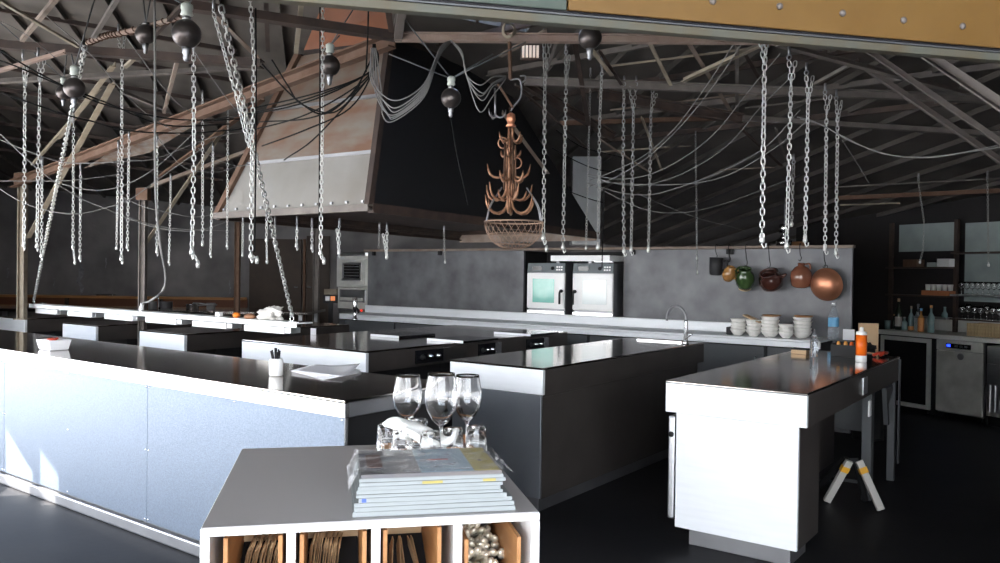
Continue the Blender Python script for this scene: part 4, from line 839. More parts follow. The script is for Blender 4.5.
# ------------------------------------------------------------------ jugs and pans hanging on the splash panel
YP = 7.965
def shook(x, ytop, ybot, label):
    a, c = atY(x, ytop, 8.055), atY(x, ybot, YP); b = MB(); h = a.z - c.z
    b.tube(spline([V((a.x, 8.10, 1.775)), V((a.x, 8.075, 1.80)), V((a.x, 8.045, 1.79)), V((a.x + .005, 8.03, 1.74)), V(((a.x + c.x) / 2, 8.02, c.z + h * .5)), V((c.x + .012, YP, c.z + .03)), V((c.x, YP, c.z)), V((c.x - .014, YP, c.z + .012))], 4), .0042, 6)
    return tag(b.build('pot_hook', M['black']), label, 'hook', 'black hooks on the splash rail')
def pot(name, label, x, y, prof, m, tilt, handle=None, spout=None, extra=None, cat='jug', seg=22):
    c = atY(x, y, YP); t = thing(name, label, cat, c - V((0, 0, .1))); ax = V(tilt).normalized()
    q = V((0, 0, 1)).rotation_difference(ax)
    MB().lathe(prof, c, seg, ax).build('body', m, t)
    if handle:
        b = MB(); b.tube(spline([c + q @ V(p) for p in handle], 5), .009, 8); b.build('handle', m, t)
    if spout:
        b = MB(); b.tube([c + q @ V(p) for p in spout], [.022, .018, .012], 8); b.build('spout', m, t)
    if extra: extra(c, q, t)
    return t
glz = lambda n, a, c: mat(n, a, 0.18, 0.0, c, 5, 0.3, coat=0.5)
shook(716, 249, 259, 'black hook holding the black beaker, furthest left on the rail')
pot('black_beaker', 'matt black beaker hanging furthest left on the splash rail', 716, 266, [(1e-4, -.095), (.05, -.095), (.062, -.08), (.066, 0), (.068, .085), (.06, .085), (.058, -.07), (1e-4, -.075)], mat('black_clay', (0.02, 0.02, 0.022), 0.6), (0.05, -.05, 1), handle=[(.066, 0, .06), (.11, 0, .045), (.11, 0, -.02), (.066, 0, -.04)], cat='beaker')
shook(729, 249, 262, 'black hook holding the small tan jug')
jp = lambda s: [(1e-4, -.10 * s), (.055 * s, -.10 * s), (.085 * s, -.05 * s), (.092 * s, 0), (.08 * s, .055 * s), (.055 * s, .085 * s), (.06 * s, .11 * s), (.05 * s, .11 * s), (.045 * s, .085 * s), (.07 * s, .05 * s), (.08 * s, 0), (1e-4, -.085 * s)]
pot('tan_jug', 'small tan glazed jug hanging second from the left', 729, 274, jp(.72), glz('tan_glaze', (0.42, 0.22, 0.07), (0.30, 0.13, 0.04)), (.32, -.2, .92), handle=[(.03, 0, .075), (.085, 0, .06), (.09, 0, 0), (.06, 0, -.03)])
shook(746, 249, 266, 'black hook holding the green jug')
def foot(c, q, t): o = MB().lathe([(.05, -.112), (.062, -.108), (.060, -.092), (.055, -.088)], c, 16, q @ V((0, 0, 1))).build('clay_foot', M['wood_pale'], t); o['label'] = 'unglazed pale foot'
pot('green_jug', 'round green glazed jug hanging third from the left', 745, 279, jp(1.05), glz('green_glaze', (0.022, 0.048, 0.014), (0.06, 0.11, 0.035)), (.15, -.45, .9), handle=[(.05, -.02, .10), (-.02, -.03, .15), (-.08, -.02, .10), (-.09, 0, .03)], extra=foot)
shook(769, 249, 268, 'black hook holding the dark brown casserole pot')
pot('brown_pot', 'round dark brown casserole pot hanging fourth from the left', 771, 281, [(1e-4, -.09), (.06, -.088), (.10, -.06), (.118, 0), (.105, .06), (.085, .085), (.095, .10), (.08, .10), (.075, .08), (.1, 0), (1e-4, -.075)], glz('brown_glaze', (0.035, 0.012, 0.010), (0.07, 0.025, 0.018)), (-.1, -.55, .85), handle=[(.06, -.03, .09), (0, -.05, .135), (-.06, -.03, .09)], spout=[(.10, 0, .03), (.14, 0, .05), (.165, 0, .065)], cat='pot')
shook(800, 249, 261, 'black hook holding the reddish brown jug')
pot('reddish_jug', 'reddish brown glazed jug with two small lugs hanging fifth from the left', 801, 276, [(1e-4, -.11), (.065, -.11), (.09, -.09), (.10, -.02), (.095, .04), (.06, .085), (.03, .10), (.035, .125), (.025, .125), (.02, .09), (1e-4, .08)], glz('reddish_glaze', (0.17, 0.06, 0.035), (0.24, 0.10, 0.06)), (.05, -.12, 1), handle=[(.035, 0, .115), (.075, 0, .12), (.085, 0, .07)])
shook(824, 249, 268, 'black hook holding the large copper pan')
def ears(c, q, t):
    b = MB(); b.tube([c + q @ V((.175 + .02 * math.cos(a), .03 * math.sin(a), .01)) for a in [PI * (i / 6 - .5) for i in range(7)]], .006, 6); b.build('ring_handle', M['copper'], t)
c = atY(824.5, 285, YP); t = thing('copper_pan', 'large round copper pan hanging furthest right on the splash panel', 'pan', c - V((0, 0, .17)))
ax = V((.22, .97, .12)).normalized(); MB().lathe([(1e-4, -.078), (.055, -.074), (.105, -.05), (.138, -.01), (.149, .037), (.158, .039), (.158, .045), (.145, .045), (.133, -.005), (.10, -.04), (1e-4, -.065)], c, 30, ax).build('bowl', M['copper'], t)
b = MB(); b.tube([c + V((.0 + .018 * math.cos(a), .03, .172 + .018 * math.sin(a))) for a in [2 * PI * i / 10 for i in range(10)]], .004, 6, closed=True); b.build('hanging_ring', M['black'], t)

# chrome lamp and copper lid seen over the splash panel
c = atD(784, 236, 9.6); t = thing('chrome_pendant', 'small chrome pendant lamp shining just over the splash panel, behind the bright chains', 'lamp', c - V((0, 0, .13)))
MB().lathe([(.06, .03), (.06, .13), (.05, .14)], c, 16).build('lamp_body', M['steel_bright'], t)
MB().lathe([(.09, -.13), (.09, -.05), (.06, -.03), (.02, .03)], c, 18).build('reflector', M['steel_bright'], t)
MB().tube([c + V((0, 0, .13)), V((c.x, c.y, roofz(c) - .04))], .006, 6).build('rod', M['steel_dark'], t)
c = atD(797, 246, 9.9); t = thing('wooden_bowl', 'orange-brown wooden bowl on a dark shelf glimpsed over the splash panel', 'bowl', c - V((0, 0, .04)))
MB().lathe([(.05, -.04), (.09, 0), (.105, .05), (.095, .05), (.08, 0), (1e-4, -.02)], c, 18).build('bowl_body', M['wood'], t)
sh = tag(MB().obox(V((c.x, c.y, 0)), CRH, CFH, -.7, .6, -.12, .12, c.z - .066, c.z - .042).build('wall_shelf', M['beam_dark']), 'dark shelf behind the splash panel carrying the wooden bowl', 'shelf')
b = MB()
for k in (-.6, .5): b.obox(V((c.x, c.y, 0)), CRH, CFH, k, k + .03, .05, .08, 0, c.z - .066)
b.build('shelf_leg', M['beam_dark'], sh)

# ------------------------------------------------------------------ things on the back counter
M['bowl'] = mat('white_stoneware', (0.85, 0.83, 0.79), 0.5, 0.0, (0.68, 0.66, 0.62), 18, 0.3)
def bowl_mesh(r): return [(1e-4, 0), (r * .5, 0), (r * .55, .006), (r * .86, .035), (r, .062), (r * .965, .063), (r * .82, .038), (r * .5, .012), (1e-4, .010)]
ST = [(737, 335.5, .075, 4), (752, 336.5, .074, 4), (770, 337, .088, 5), (786, 338, .072, 3), (802, 338, .088, 5)]
NM = ['topmost', 'second from the top', 'third from the top', 'fourth from the top', 'bottom']
for si, (x, y, r, n) in enumerate(ST):
    p = atZ(x, y, TOP); p.y = min(max(p.y, 7.68), 7.9); base = None
    pos = ['leftmost stack', 'second stack from the left', 'tall middle stack', 'fourth stack', 'tall rightmost stack'][si]
    for k in range(n):
        lb = 'white stoneware bowl, %s in the %s' % ('lowest' if k == 0 else NM[n - 1 - k], pos)
        if k == 0: base = tag(MB().lathe(bowl_mesh(r), (p.x, p.y, TOP + .001), 20).build('stoneware_bowl', M['bowl']), lb, 'bowl', 'stacked white bowls on the back counter'); o = base
        else: o = dup(base, V((p.x + random.uniform(-.004, .004), p.y + random.uniform(-.004, .004), TOP + .001 + .033 * k)), lb)
    if si in (2, 4): tag(MB().lathe([(1e-4, 0), (r * .7, .002), (r * 1.0, .012), (r * .98, .016), (r * .6, .008), (1e-4, .007)], (p.x + .012, p.y, TOP + .001 + .033 * (n - 1) + .063), 20).build('saucer', M['wood']), 'orange-brown wooden saucer on top of the %s of bowls' % pos.replace('tall ', ''), 'saucer')
    if si == 1:
        q0 = V((p.x - .05, p.y, TOP + .033 * 3 + .068)); b = MB(); b.obox(q0, V((.93, -.1, -.36)).normalized(), V((.1, .99, 0)).normalized(), -.05, .13, -.05, .05, .012, .024, V((.36, 0, .93)))
        tag(b.build('wooden_board', M['wood_pale'], bevel=.003), 'small wooden board leaning across the second bowl stack', 'board')
p = atZ(724, 336, TOP); p.y = 7.78; b = MB(); b.box(p.x - .06, p.x + .05, 7.70, 7.82, TOP + .001, TOP + .075); bx_ = tag(b.build('black_carton', M['black'], bevel=.008), 'black carton left of the bowl stacks on the back counter', 'carton')
def pet(label, p, h, r, cap, lab=None, m='glass', nm='water_bottle'):
    t = thing(nm, label, 'bottle', p)
    MB().lathe([(r * .8, .001), (r, .012), (r, h * .28), (r * .94, h * .31), (r, h * .34), (r, h * .62), (r * .6, h * .80), (r * .34, h * .87), (r * .32, h * .94)], p, 16).build('bottle_body', M[m], t)
    MB().lathe([(r * .38, h * .93), (r * .38, h * .995), (r * .3, h)], p, 12).build('cap', cap, t)
    if lab: MB().olathe([(r * 1.012, h * .36), (r * 1.012, h * .60)], p, 18).build('paper_label', lab, t)
    return t
M['pet'] = mat('clear_plastic', (0.9, 0.95, 1.0), 0.08, trans=0.9, ior=1.2)
M['blue_label'] = mat('blue_label', (0.16, 0.42, 0.66), 0.5)
p = atZ(833.5, 341, TOP); p.y = 7.80; p.x = atY(833.5, 320, 7.8).x
pet('tall clear water bottle with a blue band at the right end of the back counter', p, .34, .047, M['paper'], M['blue_label'], 'pet')
tag(MB().box(p.x + .07, p.x + .17, 7.86, 7.872, TOP + .001, TOP + .10).build('menu_card', M['paper'], bevel=.001), 'plain white card standing beside the water bottle', 'card')
# tap on the middle island
p = atZ(689.5, 344.5, TOP); p.x = min(p.x, -2.70); p.y = min(p.y, YB - .06)
t = thing('swan_neck_tap', 'tall swan-neck chrome tap at the far end of the middle island', 'tap', p)
MB().lathe([(.026, 0), (.026, .015), (.017, .03), (.017, .19), (.014, .20)], p, 14).build('tap_body', M['steel_bright'], t)
dx = V((-.80, -.6, 0)).normalized() if 0 else V((-.95, .3, 0)).normalized()
b = MB(); b.tube([p + V((0, 0, .2))] + [p + V((0, 0, .21)) + dx * (.105 * (1 - math.cos(a))) + V((0, 0, .105 * math.sin(a))) for a in [PI * i / 12 for i in range(13)]] + [p + V((0, 0, .185)) + dx * .21], .011, 8); b.build('spout', M['steel_dark'], t)
MB().tube([p + V((.015, 0, .06)), p + V((.06, -.01, .09))], .007, 6).build('lever', M['steel_bright'], t)
q1, q2 = atZ(642, 341.5, TOP + .002), atZ(684, 344.5, TOP + .002)
MB().box(-3.2, -2.78, YB - .16, YB - .135, TOP + .001, TOP + .012).build('sink_rim', M['steel_bright'], mid, .002)

# ------------------------------------------------------------------ things on the right island
p = atZ(814, 357.5, TOP); t = thing('squeeze_bottle', 'clear squeeze bottle with a pointed nozzle on the right island', 'bottle', p)
MB().lathe([(.024, .001), (.028, .008), (.028, .125), (.024, .14), (.015, .148)], p, 16).build('bottle_body', M['pet'], t)
MB().lathe([(.017, .148), (.017, .160), (.009, .168), (.003, .205), (1e-4, .206)], p, 12).build('nozzle', M['pet'], t)
p = atZ(861, 362, TOP); p.x = min(p.x, -1.15); t = thing('sealant_cartridge', 'orange cartridge with a white cap standing on the right island edge', 'cartridge', p)
MB().lathe([(.034, .001), (.036, .004), (.036, .045), (.035, .046)], p, 18).build('white_base', M['white_paint'], t)
MB().lathe([(.0355, .046), (.0355, .185)], p, 18).build('tube_body', mat('orange_plastic', (0.85, 0.15, 0.01), 0.4), t)
MB().lathe([(.036, .185), (.034, .205), (.014, .212), (.013, .235), (1e-4, .24)], p, 16).build('cap', M['white_paint'], t)
p = atZ(845, 357, TOP); t = thing('tool_caddy', 'black open caddy of small tools behind the squeeze bottle on the right island', 'caddy', p)
b = MB(); b.box(p.x - .10, p.x + .07, p.y, p.y + .012, TOP + .001, TOP + .085); b.box(p.x - .10, p.x + .07, p.y + .14, p.y + .152, TOP + .001, TOP + .10); b.box(p.x - .10, p.x - .088, p.y + .0121, p.y + .1399, TOP + .001, TOP + .09); b.box(p.x + .058, p.x + .07, p.y + .0121, p.y + .1399, TOP + .001, TOP + .09); b.box(p.x - .088, p.x + .058, p.y + .0121, p.y + .1399, TOP + .001, TOP + .01)
b.build('tray', M['black'], t)
for k in range(3): MB().lathe([(.010, 0), (.014, .03), (.014, .06), (.009, .075), (1e-4, .078)], (p.x - .06 + .045 * k, p.y + .06 + .02 * (k % 2), TOP + .011 + .02), 10).build('small_bulb', mat('amber_%s' % 'abc'[k], (0.75, 0.35, 0.08) if k < 2 else (0.7, 0.12, 0.02), 0.25), t)
p = atZ(800, 354, TOP); b = MB(); b.box(p.x - .06, p.x + .05, p.y - .02, p.y + .06, TOP + .001, TOP + .03); bxx = tag(b.build('flat_carton', M['wood_pale'], bevel=.002), 'flat pale carton with a black lid at the far side of the right island', 'carton')
MB().box(p.x - .062, p.x + .052, p.y - .022, p.y + .062, TOP + .031, TOP + .042).build('lid', M['black'], bxx, .002)
p = atZ(880, 358, TOP); p.x = min(p.x, -1.17); t = thing('red_pliers', 'red-handled pliers lying beyond the orange cartridge on the right island', 'pliers', p)
b = MB(); b.tube(spline([p + V((0, 0, .02)), p + V((.02, .05, .035)), p + V((.02, .12, .03))], 4), .011, 7); b.build('handle', mat('red_rubber', (0.6, 0.06, 0.03), 0.4), t)
b = MB(); b.tube(spline([p + V((-.05, .02, .015)), p + V((-.02, .06, .03)), p + V((.015, .12, .03))], 4), .011, 7); b.build('handle', bpy.data.materials['red_rubber'], t)
b = MB(); b.tube([p + V((.018, .12, .03)), p + V((.018, .16, .03)), p + V((.018, .2, .025))], [.014, .012, .005], 6); b.build('jaws', M['steel_dark'], t)
p = atZ(872, 353, TOP); tag(crumple((p.x - .04, p.y + .05, TOP + .001), .05, .4, (1.2, 1, .8), 5).build('black_rag', M['felt']), 'black rag heaped behind the orange cartridge', 'rag')
cb = atY(866, 330, 7.9)
wb_ = thing('added_dark_bin', 'added black bin filling the dark behind the far end of the right island', 'bin', V((cb.x + .02, 7.95, 0)))  # bin added to keep the space below the cardboard dark
MB().olathe([(.13, .001), (.16, .62), (.172, .63), (.172, .65), (.155, .65), (.125, .02), (1e-4, .02)], WL[wb_.name], 20).build('bin_body', M['black'], wb_)
MB().lathe([(.12, 0), (.135, .0), (.135, .02), (.12, .02)], WL[wb_.name], 20).build('bin_base', M['black'], wb_)
b = MB(); b.obox(V((cb.x, 7.93, 0)), V((.94, .34, 0)), V((-.34, .94, 0)), -.07, .10, 0, .012, .05, 1.06); tag(b.build('cardboard_sheet', M['wood_pale']), 'beige cardboard sheet standing up out of the added black bin at right', 'cardboard')

# folding trestle on the floor beside the right island
pa = atZ(826.5, 503, 0); pb_ = atZ(881, 512, 0); ta = atD(848, 459, 5.25); tb_ = atD(857, 460, 5.25)
t = thing('folding_trestle', 'small folding trestle with pale yellow-banded legs on the floor by the right island', 'trestle', (pa + pb_) / 2)
cxy = (pa + pb_) / 2; bk_ = CFH * .22
tz = .30; tA_ = V((cxy.x, cxy.y, tz)) - CRH * .03; tB_ = V((cxy.x, cxy.y, tz)) + CRH * .03
for (f_, h_, nm_) in ((pa + V((0, 0, .012)), tA_, 0), (pb_ + V((0, 0, .012)), tB_, 0)):
    o = MB().beam(f_, h_, .045, .03, up=CFH).build('leg', M['dim_label'], t, .003); o['label'] = 'pale front leg'
    m1, m2 = f_.lerp(h_, .74), f_.lerp(h_, .86); o2 = MB().beam(m1, m2, .049, .034, up=CFH).build('tape_band', mat('yellow_tape', (0.75, 0.38, 0.03), 0.6) if 'yellow_tape' not in bpy.data.materials else bpy.data.materials['yellow_tape'], o)
    MB().beam(f_ + bk_, h_ + bk_ * .25, .03, .03, up=CFH).build('rear_leg', M['black'], t)
MB().beam(tA_ + V((0, 0, .0)) + bk_ * .1, tB_ + bk_ * .1, .03, .03).build('hinge_bar', M['black'], t)
MB().beam(pa.lerp(tA_, .45) + bk_ * .8, pb_.lerp(tB_, .45) + bk_ * .8, .02, .02).build('spreader', M['black'], t)

# ------------------------------------------------------------------ things on the bar
p = atZ(45, 350.5, BZ); t = thing('berry_punnet', 'white punnet of red berries on the left end of the bar', 'punnet', p)
b = MB(); w = .088
b.hexa([V((p.x - w, p.y, BZ + .001)), V((p.x + w * .8, p.y, BZ + .001)), V((p.x + w * .8, p.y + .12, BZ + .001)), V((p.x - w, p.y + .12, BZ + .001)), V((p.x - w * 1.15, p.y - .015, BZ + .07)), V((p.x + w * .95, p.y - .015, BZ + .07)), V((p.x + w * .95, p.y + .135, BZ + .07)), V((p.x - w * 1.15, p.y + .135, BZ + .07))])
b.build('tray', M['paper'], t, .006)
for k in range(11): MB().sphere((p.x - .02 + .008 * k, p.y + .02 + .09 * random.random(), BZ + .070), .012, 8, 6).build('berry', mat('red_berry', (0.5, 0.05, 0.02), 0.3) if 'red_berry' not in bpy.data.materials else bpy.data.materials['red_berry'], t)
p = atZ(276, 376, BZ); t = thing('straw_cup', 'white square-shouldered cup holding black straws on the bar', 'cup', p)
MB().lathe([(.030, .001), (.036, .006), (.037, .075), (.031, .092), (.028, .092), (.030, .072), (1e-4, .02)], p, 20).build('cup_body', M['white_paint'], t)
for k in range(12):
    a = k * 2.4; r0, r1 = .012 * (k % 3) / 2, .012 + .016 * ((k * 7) % 5) / 4
    MB().tube([p + V((r0 * math.cos(a), r0 * math.sin(a), .03)), p + V((r1 * math.cos(a), r1 * math.sin(a), .125 + .02 * ((k * 3) % 4) / 3))], .0042, 6).build('straw', M['black'], t)
def paper_stack():
    c = [atZ(289, 372.5, BZ), atZ(333, 380.5, BZ), atZ(363, 372.5, BZ), atZ(322, 366, BZ)]
    for k in range(4):
        a = .10 * (k - 1.5); ce = sum(c, V()) / 4; b = MB(); n = 8; vs = []; fs = []
        for i in range(n + 1):
            for j in range(n + 1):
                u_, v_ = i / n, j / n; q = c[0].lerp(c[1], u_).lerp(c[3].lerp(c[2], u_), v_); d = q - ce
                q = ce + V((d.x * math.cos(a) - d.y * math.sin(a), d.x * math.sin(a) + d.y * math.cos(a), 0)) * (.98 - .02 * k)
                z = BZ + .002 + .004 * k + (.05 * max(0, u_ * v_ - .3) ** 1.3 if k == 3 else .003 * v_ * u_ * k / 2)
                vs.append((q.x, q.y, z))
        for i in range(n):
            for j in range(n): fs.append((i * (n + 1) + j, (i + 1) * (n + 1) + j, (i + 1) * (n + 1) + j + 1, i * (n + 1) + j + 1))
        o = b.add(vs, fs, True).build('paper_sheet', M['paper']); so_ = o.modifiers.new('thick', 'SOLIDIFY'); so_.thickness = .0012; so_.offset = 1
        tag(o, ['white paper sheet at the bottom of the loose pile on the bar', 'white paper sheet second from the bottom of the pile on the bar', 'white paper sheet second from the top of the pile on the bar', 'topmost curled white paper sheet on the bar'][k], 'paper', 'loose paper pile on the bar')
paper_stack()
p = atZ(313, 335, TOP); tag(MB().box(p.x - .035, p.x + .035, p.y, p.y + .008, TOP + .001, TOP + .06).build('table_card', M['paper'], bevel=.002), 'small white card standing on the range worktop', 'card')

# ------------------------------------------------------------------ white cutlery station in the foreground
SZ = 0.94
sFL, sFR, sBL = atZ(200, 528.5, SZ), atZ(540, 512, SZ), atZ(247, 448.5, SZ)
sa = (sFR - sFL).normalized(); sW = (sFR - sFL).length; sb = V((-sa.y, sa.x, 0)); sD = (sBL - sFL).length
so_ = V((sFL.x, sFL.y, 0))
def sp_(a, b_, z=0.0): return so_ + sa * a + sb * b_ + V((0, 0, z))
def sbox(b, a0, a1, b0, b1, z0, z1): return b.obox(so_, sa, sb, a0, a1, b0, b1, z0, z1)
stn = thing('cutlery_station', 'white open-fronted cutlery station in the foreground with four compartments', 'shelf unit', sp_(sW / 2, sD / 2))
tk = .019
sbox(MB(), 0, sW, 0, sD, SZ - tk, SZ - .002).build('top', M['white'], stn, .002)
o = sbox(MB(), .003, sW - .003, .003, sD - .002, SZ - .0019, SZ).build('top_shade_sheet', mat('shaded_laminate', (0.40, 0.39, 0.39), 0.35), stn); o['label'] = 'white top surface with its shade put into the colour'  # white top coloured grey to stand for its weak grazing light
dv = [0.0]
for x in (291, 376, 458): r_ = ray(x, 545); o_ = so_; k = (o_.dot(sb)) / r_.dot(sb); dv.append((CAM + r_ * k - o_).dot(sa))
dv.append(sW)
edges = []
for i, c in enumerate(dv):
    a0 = 0 if i == 0 else (sW - tk if i == 4 else c - tk / 2)
    edges.append((a0, a0 + tk)); sbox(MB(), a0, a0 + tk, 0, sD - .001, 0.06, SZ - tk - .0005).build('divider' if 0 < i < 4 else 'side_panel', M['white'], stn, .0015)
for zz in (.45, .06): sbox(MB(), tk + .0005, sW - tk - .0005, .004, sD - .02, zz, zz + tk).build('inner_shelf', M['white'], stn, .0015)
sbox(MB(), tk + .0005, sW - tk - .0005, sD - .012, sD - .002, .07, SZ - tk - .001).build('back_panel', M['white'], stn)
sbox(MB(), .03, sW - .03, .04, sD - .04, 0, .059).build('plinth', M['black'], stn)
# trays with cutlery
def fork_mesh(L=.205):
    b = MB(); h = []     # handle along +y, tines at y = L, thickness in x (lies on its edge)
    prof = [(0, .0085), (.03, .0075), (.07, .0045), (.11, .0035), (.135, .006), (.15, .011)]
    zc = lambda y: .010 * math.sin(PI * y / L) - .012 * max(0, (y - .14) / .065) ** 2 * -1
    for (y0, w0), (y1, w1) in zip(prof[:-1], prof[1:]):
        b.hexa([(-.0011, y0, -w0 + zc(y0)), (.0011, y0, -w0 + zc(y0)), (.0011, y1, -w1 + zc(y1)), (-.0011, y1, -w1 + zc(y1)), (-.0011, y0, w0 + zc(y0)), (.0011, y0, w0 + zc(y0)), (.0011, y1, w1 + zc(y1)), (-.0011, y1, w1 + zc(y1))])
    for k in range(4):
        w = -.0095 + .0063 * k; b.tube([(0, .149, w + zc(.149)), (.001, .175, w + zc(.17) + .001), (.004, L, w * .9 + zc(L))], [.0022, .0020, .0012], 5)
    return b
def knife_mesh(L=.21):
    b = MB(); b.tube([(0, 0, 0), (0, .02, 0), (0, .09, 0)], [.006, .0075, .005], 7)
    b.prism([(-.0012, .09, -.005), (-.0012, .10, -.011), (-.0012, .19, -.010), (-.0012, L, .004), (-.0012, .19, .009), (-.0012, .09, .006)], (.0024, 0, 0)); return b
def spoon_mesh(L=.19):
    b = MB(); b.lathe([(1e-4, 0), (.007, .002), (.0125, .011), (.0135, .024), (.0095, .05), (.0045, .10), (.003, .14)], (0, 0, 0), 10); 
    b.v = [(x, y * .75, -z) for x, y, z in b.v]; k = len(b.v); b.sphere((0, 0, -.165), .02, 10, 6, (1, .35, 1.5)); return b
def orient(o, right, fwd, up, loc, parent=None):
    m = Matrix((( right.x, fwd.x, up.x), (right.y, fwd.y, up.y), (right.z, fwd.z, up.z))); o.rotation_euler = m.to_euler(); o.location = loc
gn = ['compartment with the upright rows of forks', 'second compartment from the left', 'third compartment from the left', 'rightmost compartment']
fork0 = knife0 = spoon0 = None
rnd = random.Random(11)
SL = math.atan2(.085, .26)
up_s = (V((0, 0, 1)) * math.cos(SL) - sb * math.sin(SL)); fw_s = (sb * math.cos(SL) + V((0, 0, 1)) * math.sin(SL))
for i in range(4):
    a0, a1 = edges[i][1] + .004, edges[i + 1][0] - .004
    ta0, ta1 = (a0 + .022, a1 - .004) if i == 0 else ((a0 + .004, a1 - .006) if i == 1 else ((a0 + .002, a1 - .022) if i == 2 else (a0 + .002, a1 - .018)))
    tr = thing('cutlery_tray', 'open wooden cutlery tray in the %s' % ['leftmost compartment', 'second compartment from the left', 'third compartment from the left', 'rightmost compartment'][i], 'tray', sp_((a0 + a1) / 2, .16, .47), 'wooden trays of the cutlery station')
    zt = SZ - tk - .006; zb = .4695
    if i == 3: zt -= .03
    for e0, e1 in ((ta0, ta0 + .009), (ta1 - .009, ta1)): sbox(MB(), e0, e1, .006, .33, zb, zt).build('tray_side', M['wood'], tr, .001)
    sbox(MB(), ta0 + .0095, ta1 - .0095, .318, .329, zb, zt).build('tray_back', M['wood_pale'] if i < 3 else M['wood'], tr)
    sbox(MB(), ta0 + .0095, ta1 - .0095, .006, .015, zb, zb + .16).build('tray_front', M['wood'], tr)
    b = MB(); b.hexa([sp_(ta0 + .0095, .016, zb), sp_(ta1 - .0095, .016, zb), sp_(ta1 - .0095, .317, zb), sp_(ta0 + .0095, .317, zb), sp_(ta0 + .0095, .016, .70), sp_(ta1 - .0095, .016, .70), sp_(ta1 - .0095, .317, .805), sp_(ta0 + .0095, .317, .805)])
    b.build('felt_bed', M['felt'], tr)
    fz = lambda b_: .70 + .105 * (b_ - .016) / .301
    if i in (0, 1):
        n = 16 if i == 0 else 13; aa, ab = (ta0 + .036, ta1 - .004) if i == 0 else (ta0 + .028, ta1 - .048)
        for k in range(n):
            a_ = aa + (ab - aa) * k / (n - 1); lb = 'bronze-toned fork standing on edge among the forks in the %s' % ('leftmost compartment' if i == 0 else 'second compartment')
            gp_ = 'forks in the leftmost compartment' if i == 0 else 'forks in the second compartment'
            if fork0 is None: fork0 = fork_mesh().build('fork', M['bronze'], org=(0, 0, 0)); o = fork0; tag(o, lb, 'fork', gp_)
            else: o = fork0.copy(); COL.objects.link(o); o['label'] = lb; o['group'] = gp_
            b_ = .075 + .01 * rnd.random() + (.02 * math.sin(k * .5) if i else 0); th = .30 + .15 * rnd.random() if i == 0 else .15 + .25 * rnd.random()
            fw = (fw_s + sa * (.05 if i else .06)).normalized(); rt_ = fw.cross(up_s).normalized(); u2 = (up_s * math.cos(th) + rt_ * math.sin(th)); r2 = fw.cross(u2).normalized(); u2 = r2.cross(fw)
            orient(o, r2, fw, u2, sp_(a_ - .02, b_, fz(b_) + .034 + .004 * (k % 3)))
    elif i == 2:
        for k in range(5):
            a_ = ta0 + .022 + (.020 + .006 * (k % 2)) * k; lb = 'bronze-toned knife, %s from the left in the third compartment' % ORD[k]
            if knife0 is None: knife0 = knife_mesh().build('knife', M['bronze'], org=(0, 0, 0)); o = knife0; tag(o, lb, 'knife', 'knives in the third compartment')
            else: o = knife0.copy(); COL.objects.link(o); o['label'] = lb
            fw = (fw_s + sa * (.08 - .05 * k)).normalized(); rt_ = fw.cross(up_s).normalized(); th = .5 - .1 * k; u2 = up_s * math.cos(th) + rt_ * math.sin(th); r2 = fw.cross(u2).normalized(); orient(o, r2, fw, r2.cross(fw), sp_(a_, .085, fz(.085) + .018))
    else:
        n = 0
        for rr in range(8):
            for k in range(7):
                a_ = ta0 + .022 + (ta1 - ta0 - .044) * (k + .5 * (rr % 2)) / 6.6 + rnd.uniform(-.004, .004)
                if a_ > ta1 - .018: continue
                b_ = .05 + .030 * rr + rnd.uniform(-.006, .006); z_ = fz(b_) + .060 + .001 * rr + rnd.uniform(-.012, .010)
                ax_ = (V((0, 0, 1)) * .55 - sb * .8 + sa * rnd.uniform(-.45, .45)).normalized(); rt_ = ax_.cross(sb).normalized(); fw = ax_.cross(rt_)
                an = rnd.uniform(-1.2, 1.2); r2 = rt_ * math.cos(an) + fw * math.sin(an); f2 = ax_.cross(r2)
                lb = 'champagne-coloured rounded cutlery handle in the heap in the rightmost compartment'
                if spoon0 is None: spoon0 = spoon_mesh().build('spoon', M['brass_end'], org=(0, 0, 0)); o = spoon0; tag(o, lb, 'spoon', 'spoons heaped handle-up in the rightmost compartment')
                else: o = spoon0.copy(); COL.objects.link(o)
                orient(o, r2, f2, ax_, sp_(a_, b_, z_)); n += 1

# magazines
M['pages'] = mat('magazine_pages', (0.34, 0.35, 0.345), 0.6, 0.0, (0.22, 0.23, 0.235), 60, 0.4, 0, 40, (1, 1, 25))
M['cover_plain'] = mat('pale_cover', (0.27, 0.295, 0.30), 0.4)
def mag(name, a0, a1, b0, b1, z0, z1, cover, label, spine=None, rot=0.0):
    ca, cb_ = (a0 + a1) / 2, (b0 + b1) / 2; A = sa * math.cos(rot) + sb * math.sin(rot); B = sb * math.cos(rot) - sa * math.sin(rot); o_ = sp_(ca, cb_)
    w, h = (a1 - a0) / 2, (b1 - b0) / 2
    t = thing(name, label, 'magazine', V((o_.x, o_.y, z0)), 'stack of magazines on the cutlery station')
    MB().obox(o_, A, B, -w + .002, w - .003, -h + .001, h - .002, z0 + .0012, z1 - .0012).build('pages', M['pages'], t)
    b = MB(); b.obox(o_, A, B, -w, w, -h, h, z1 - .0011, z1 - .0001); b.obox(o_, A, B, -w, w, -h, h, z0 + .0001, z0 + .0011); b.obox(o_, A, B, -w, w, -h - .0008, -h, z0 + .0012, z1 - .0012)
    b.build('cover', cover, t)
    if spine:
        for (s0, s1, m_) in spine: MB().obox(o_, A, B, -w + 2 * w * s0, -w + 2 * w * s1, -h - .0014, -h - .0009, z0 + .001, z1 - .001).build('spine_mark', m_, t)
    return t, o_, A, B, w, h
def sab(x, y, z): p = atZ(x, y, z) - so_; return p.dot(sa), p.dot(sb)
aL, bF = sab(353, 518, SZ); aR, _ = sab(516, 511, SZ)
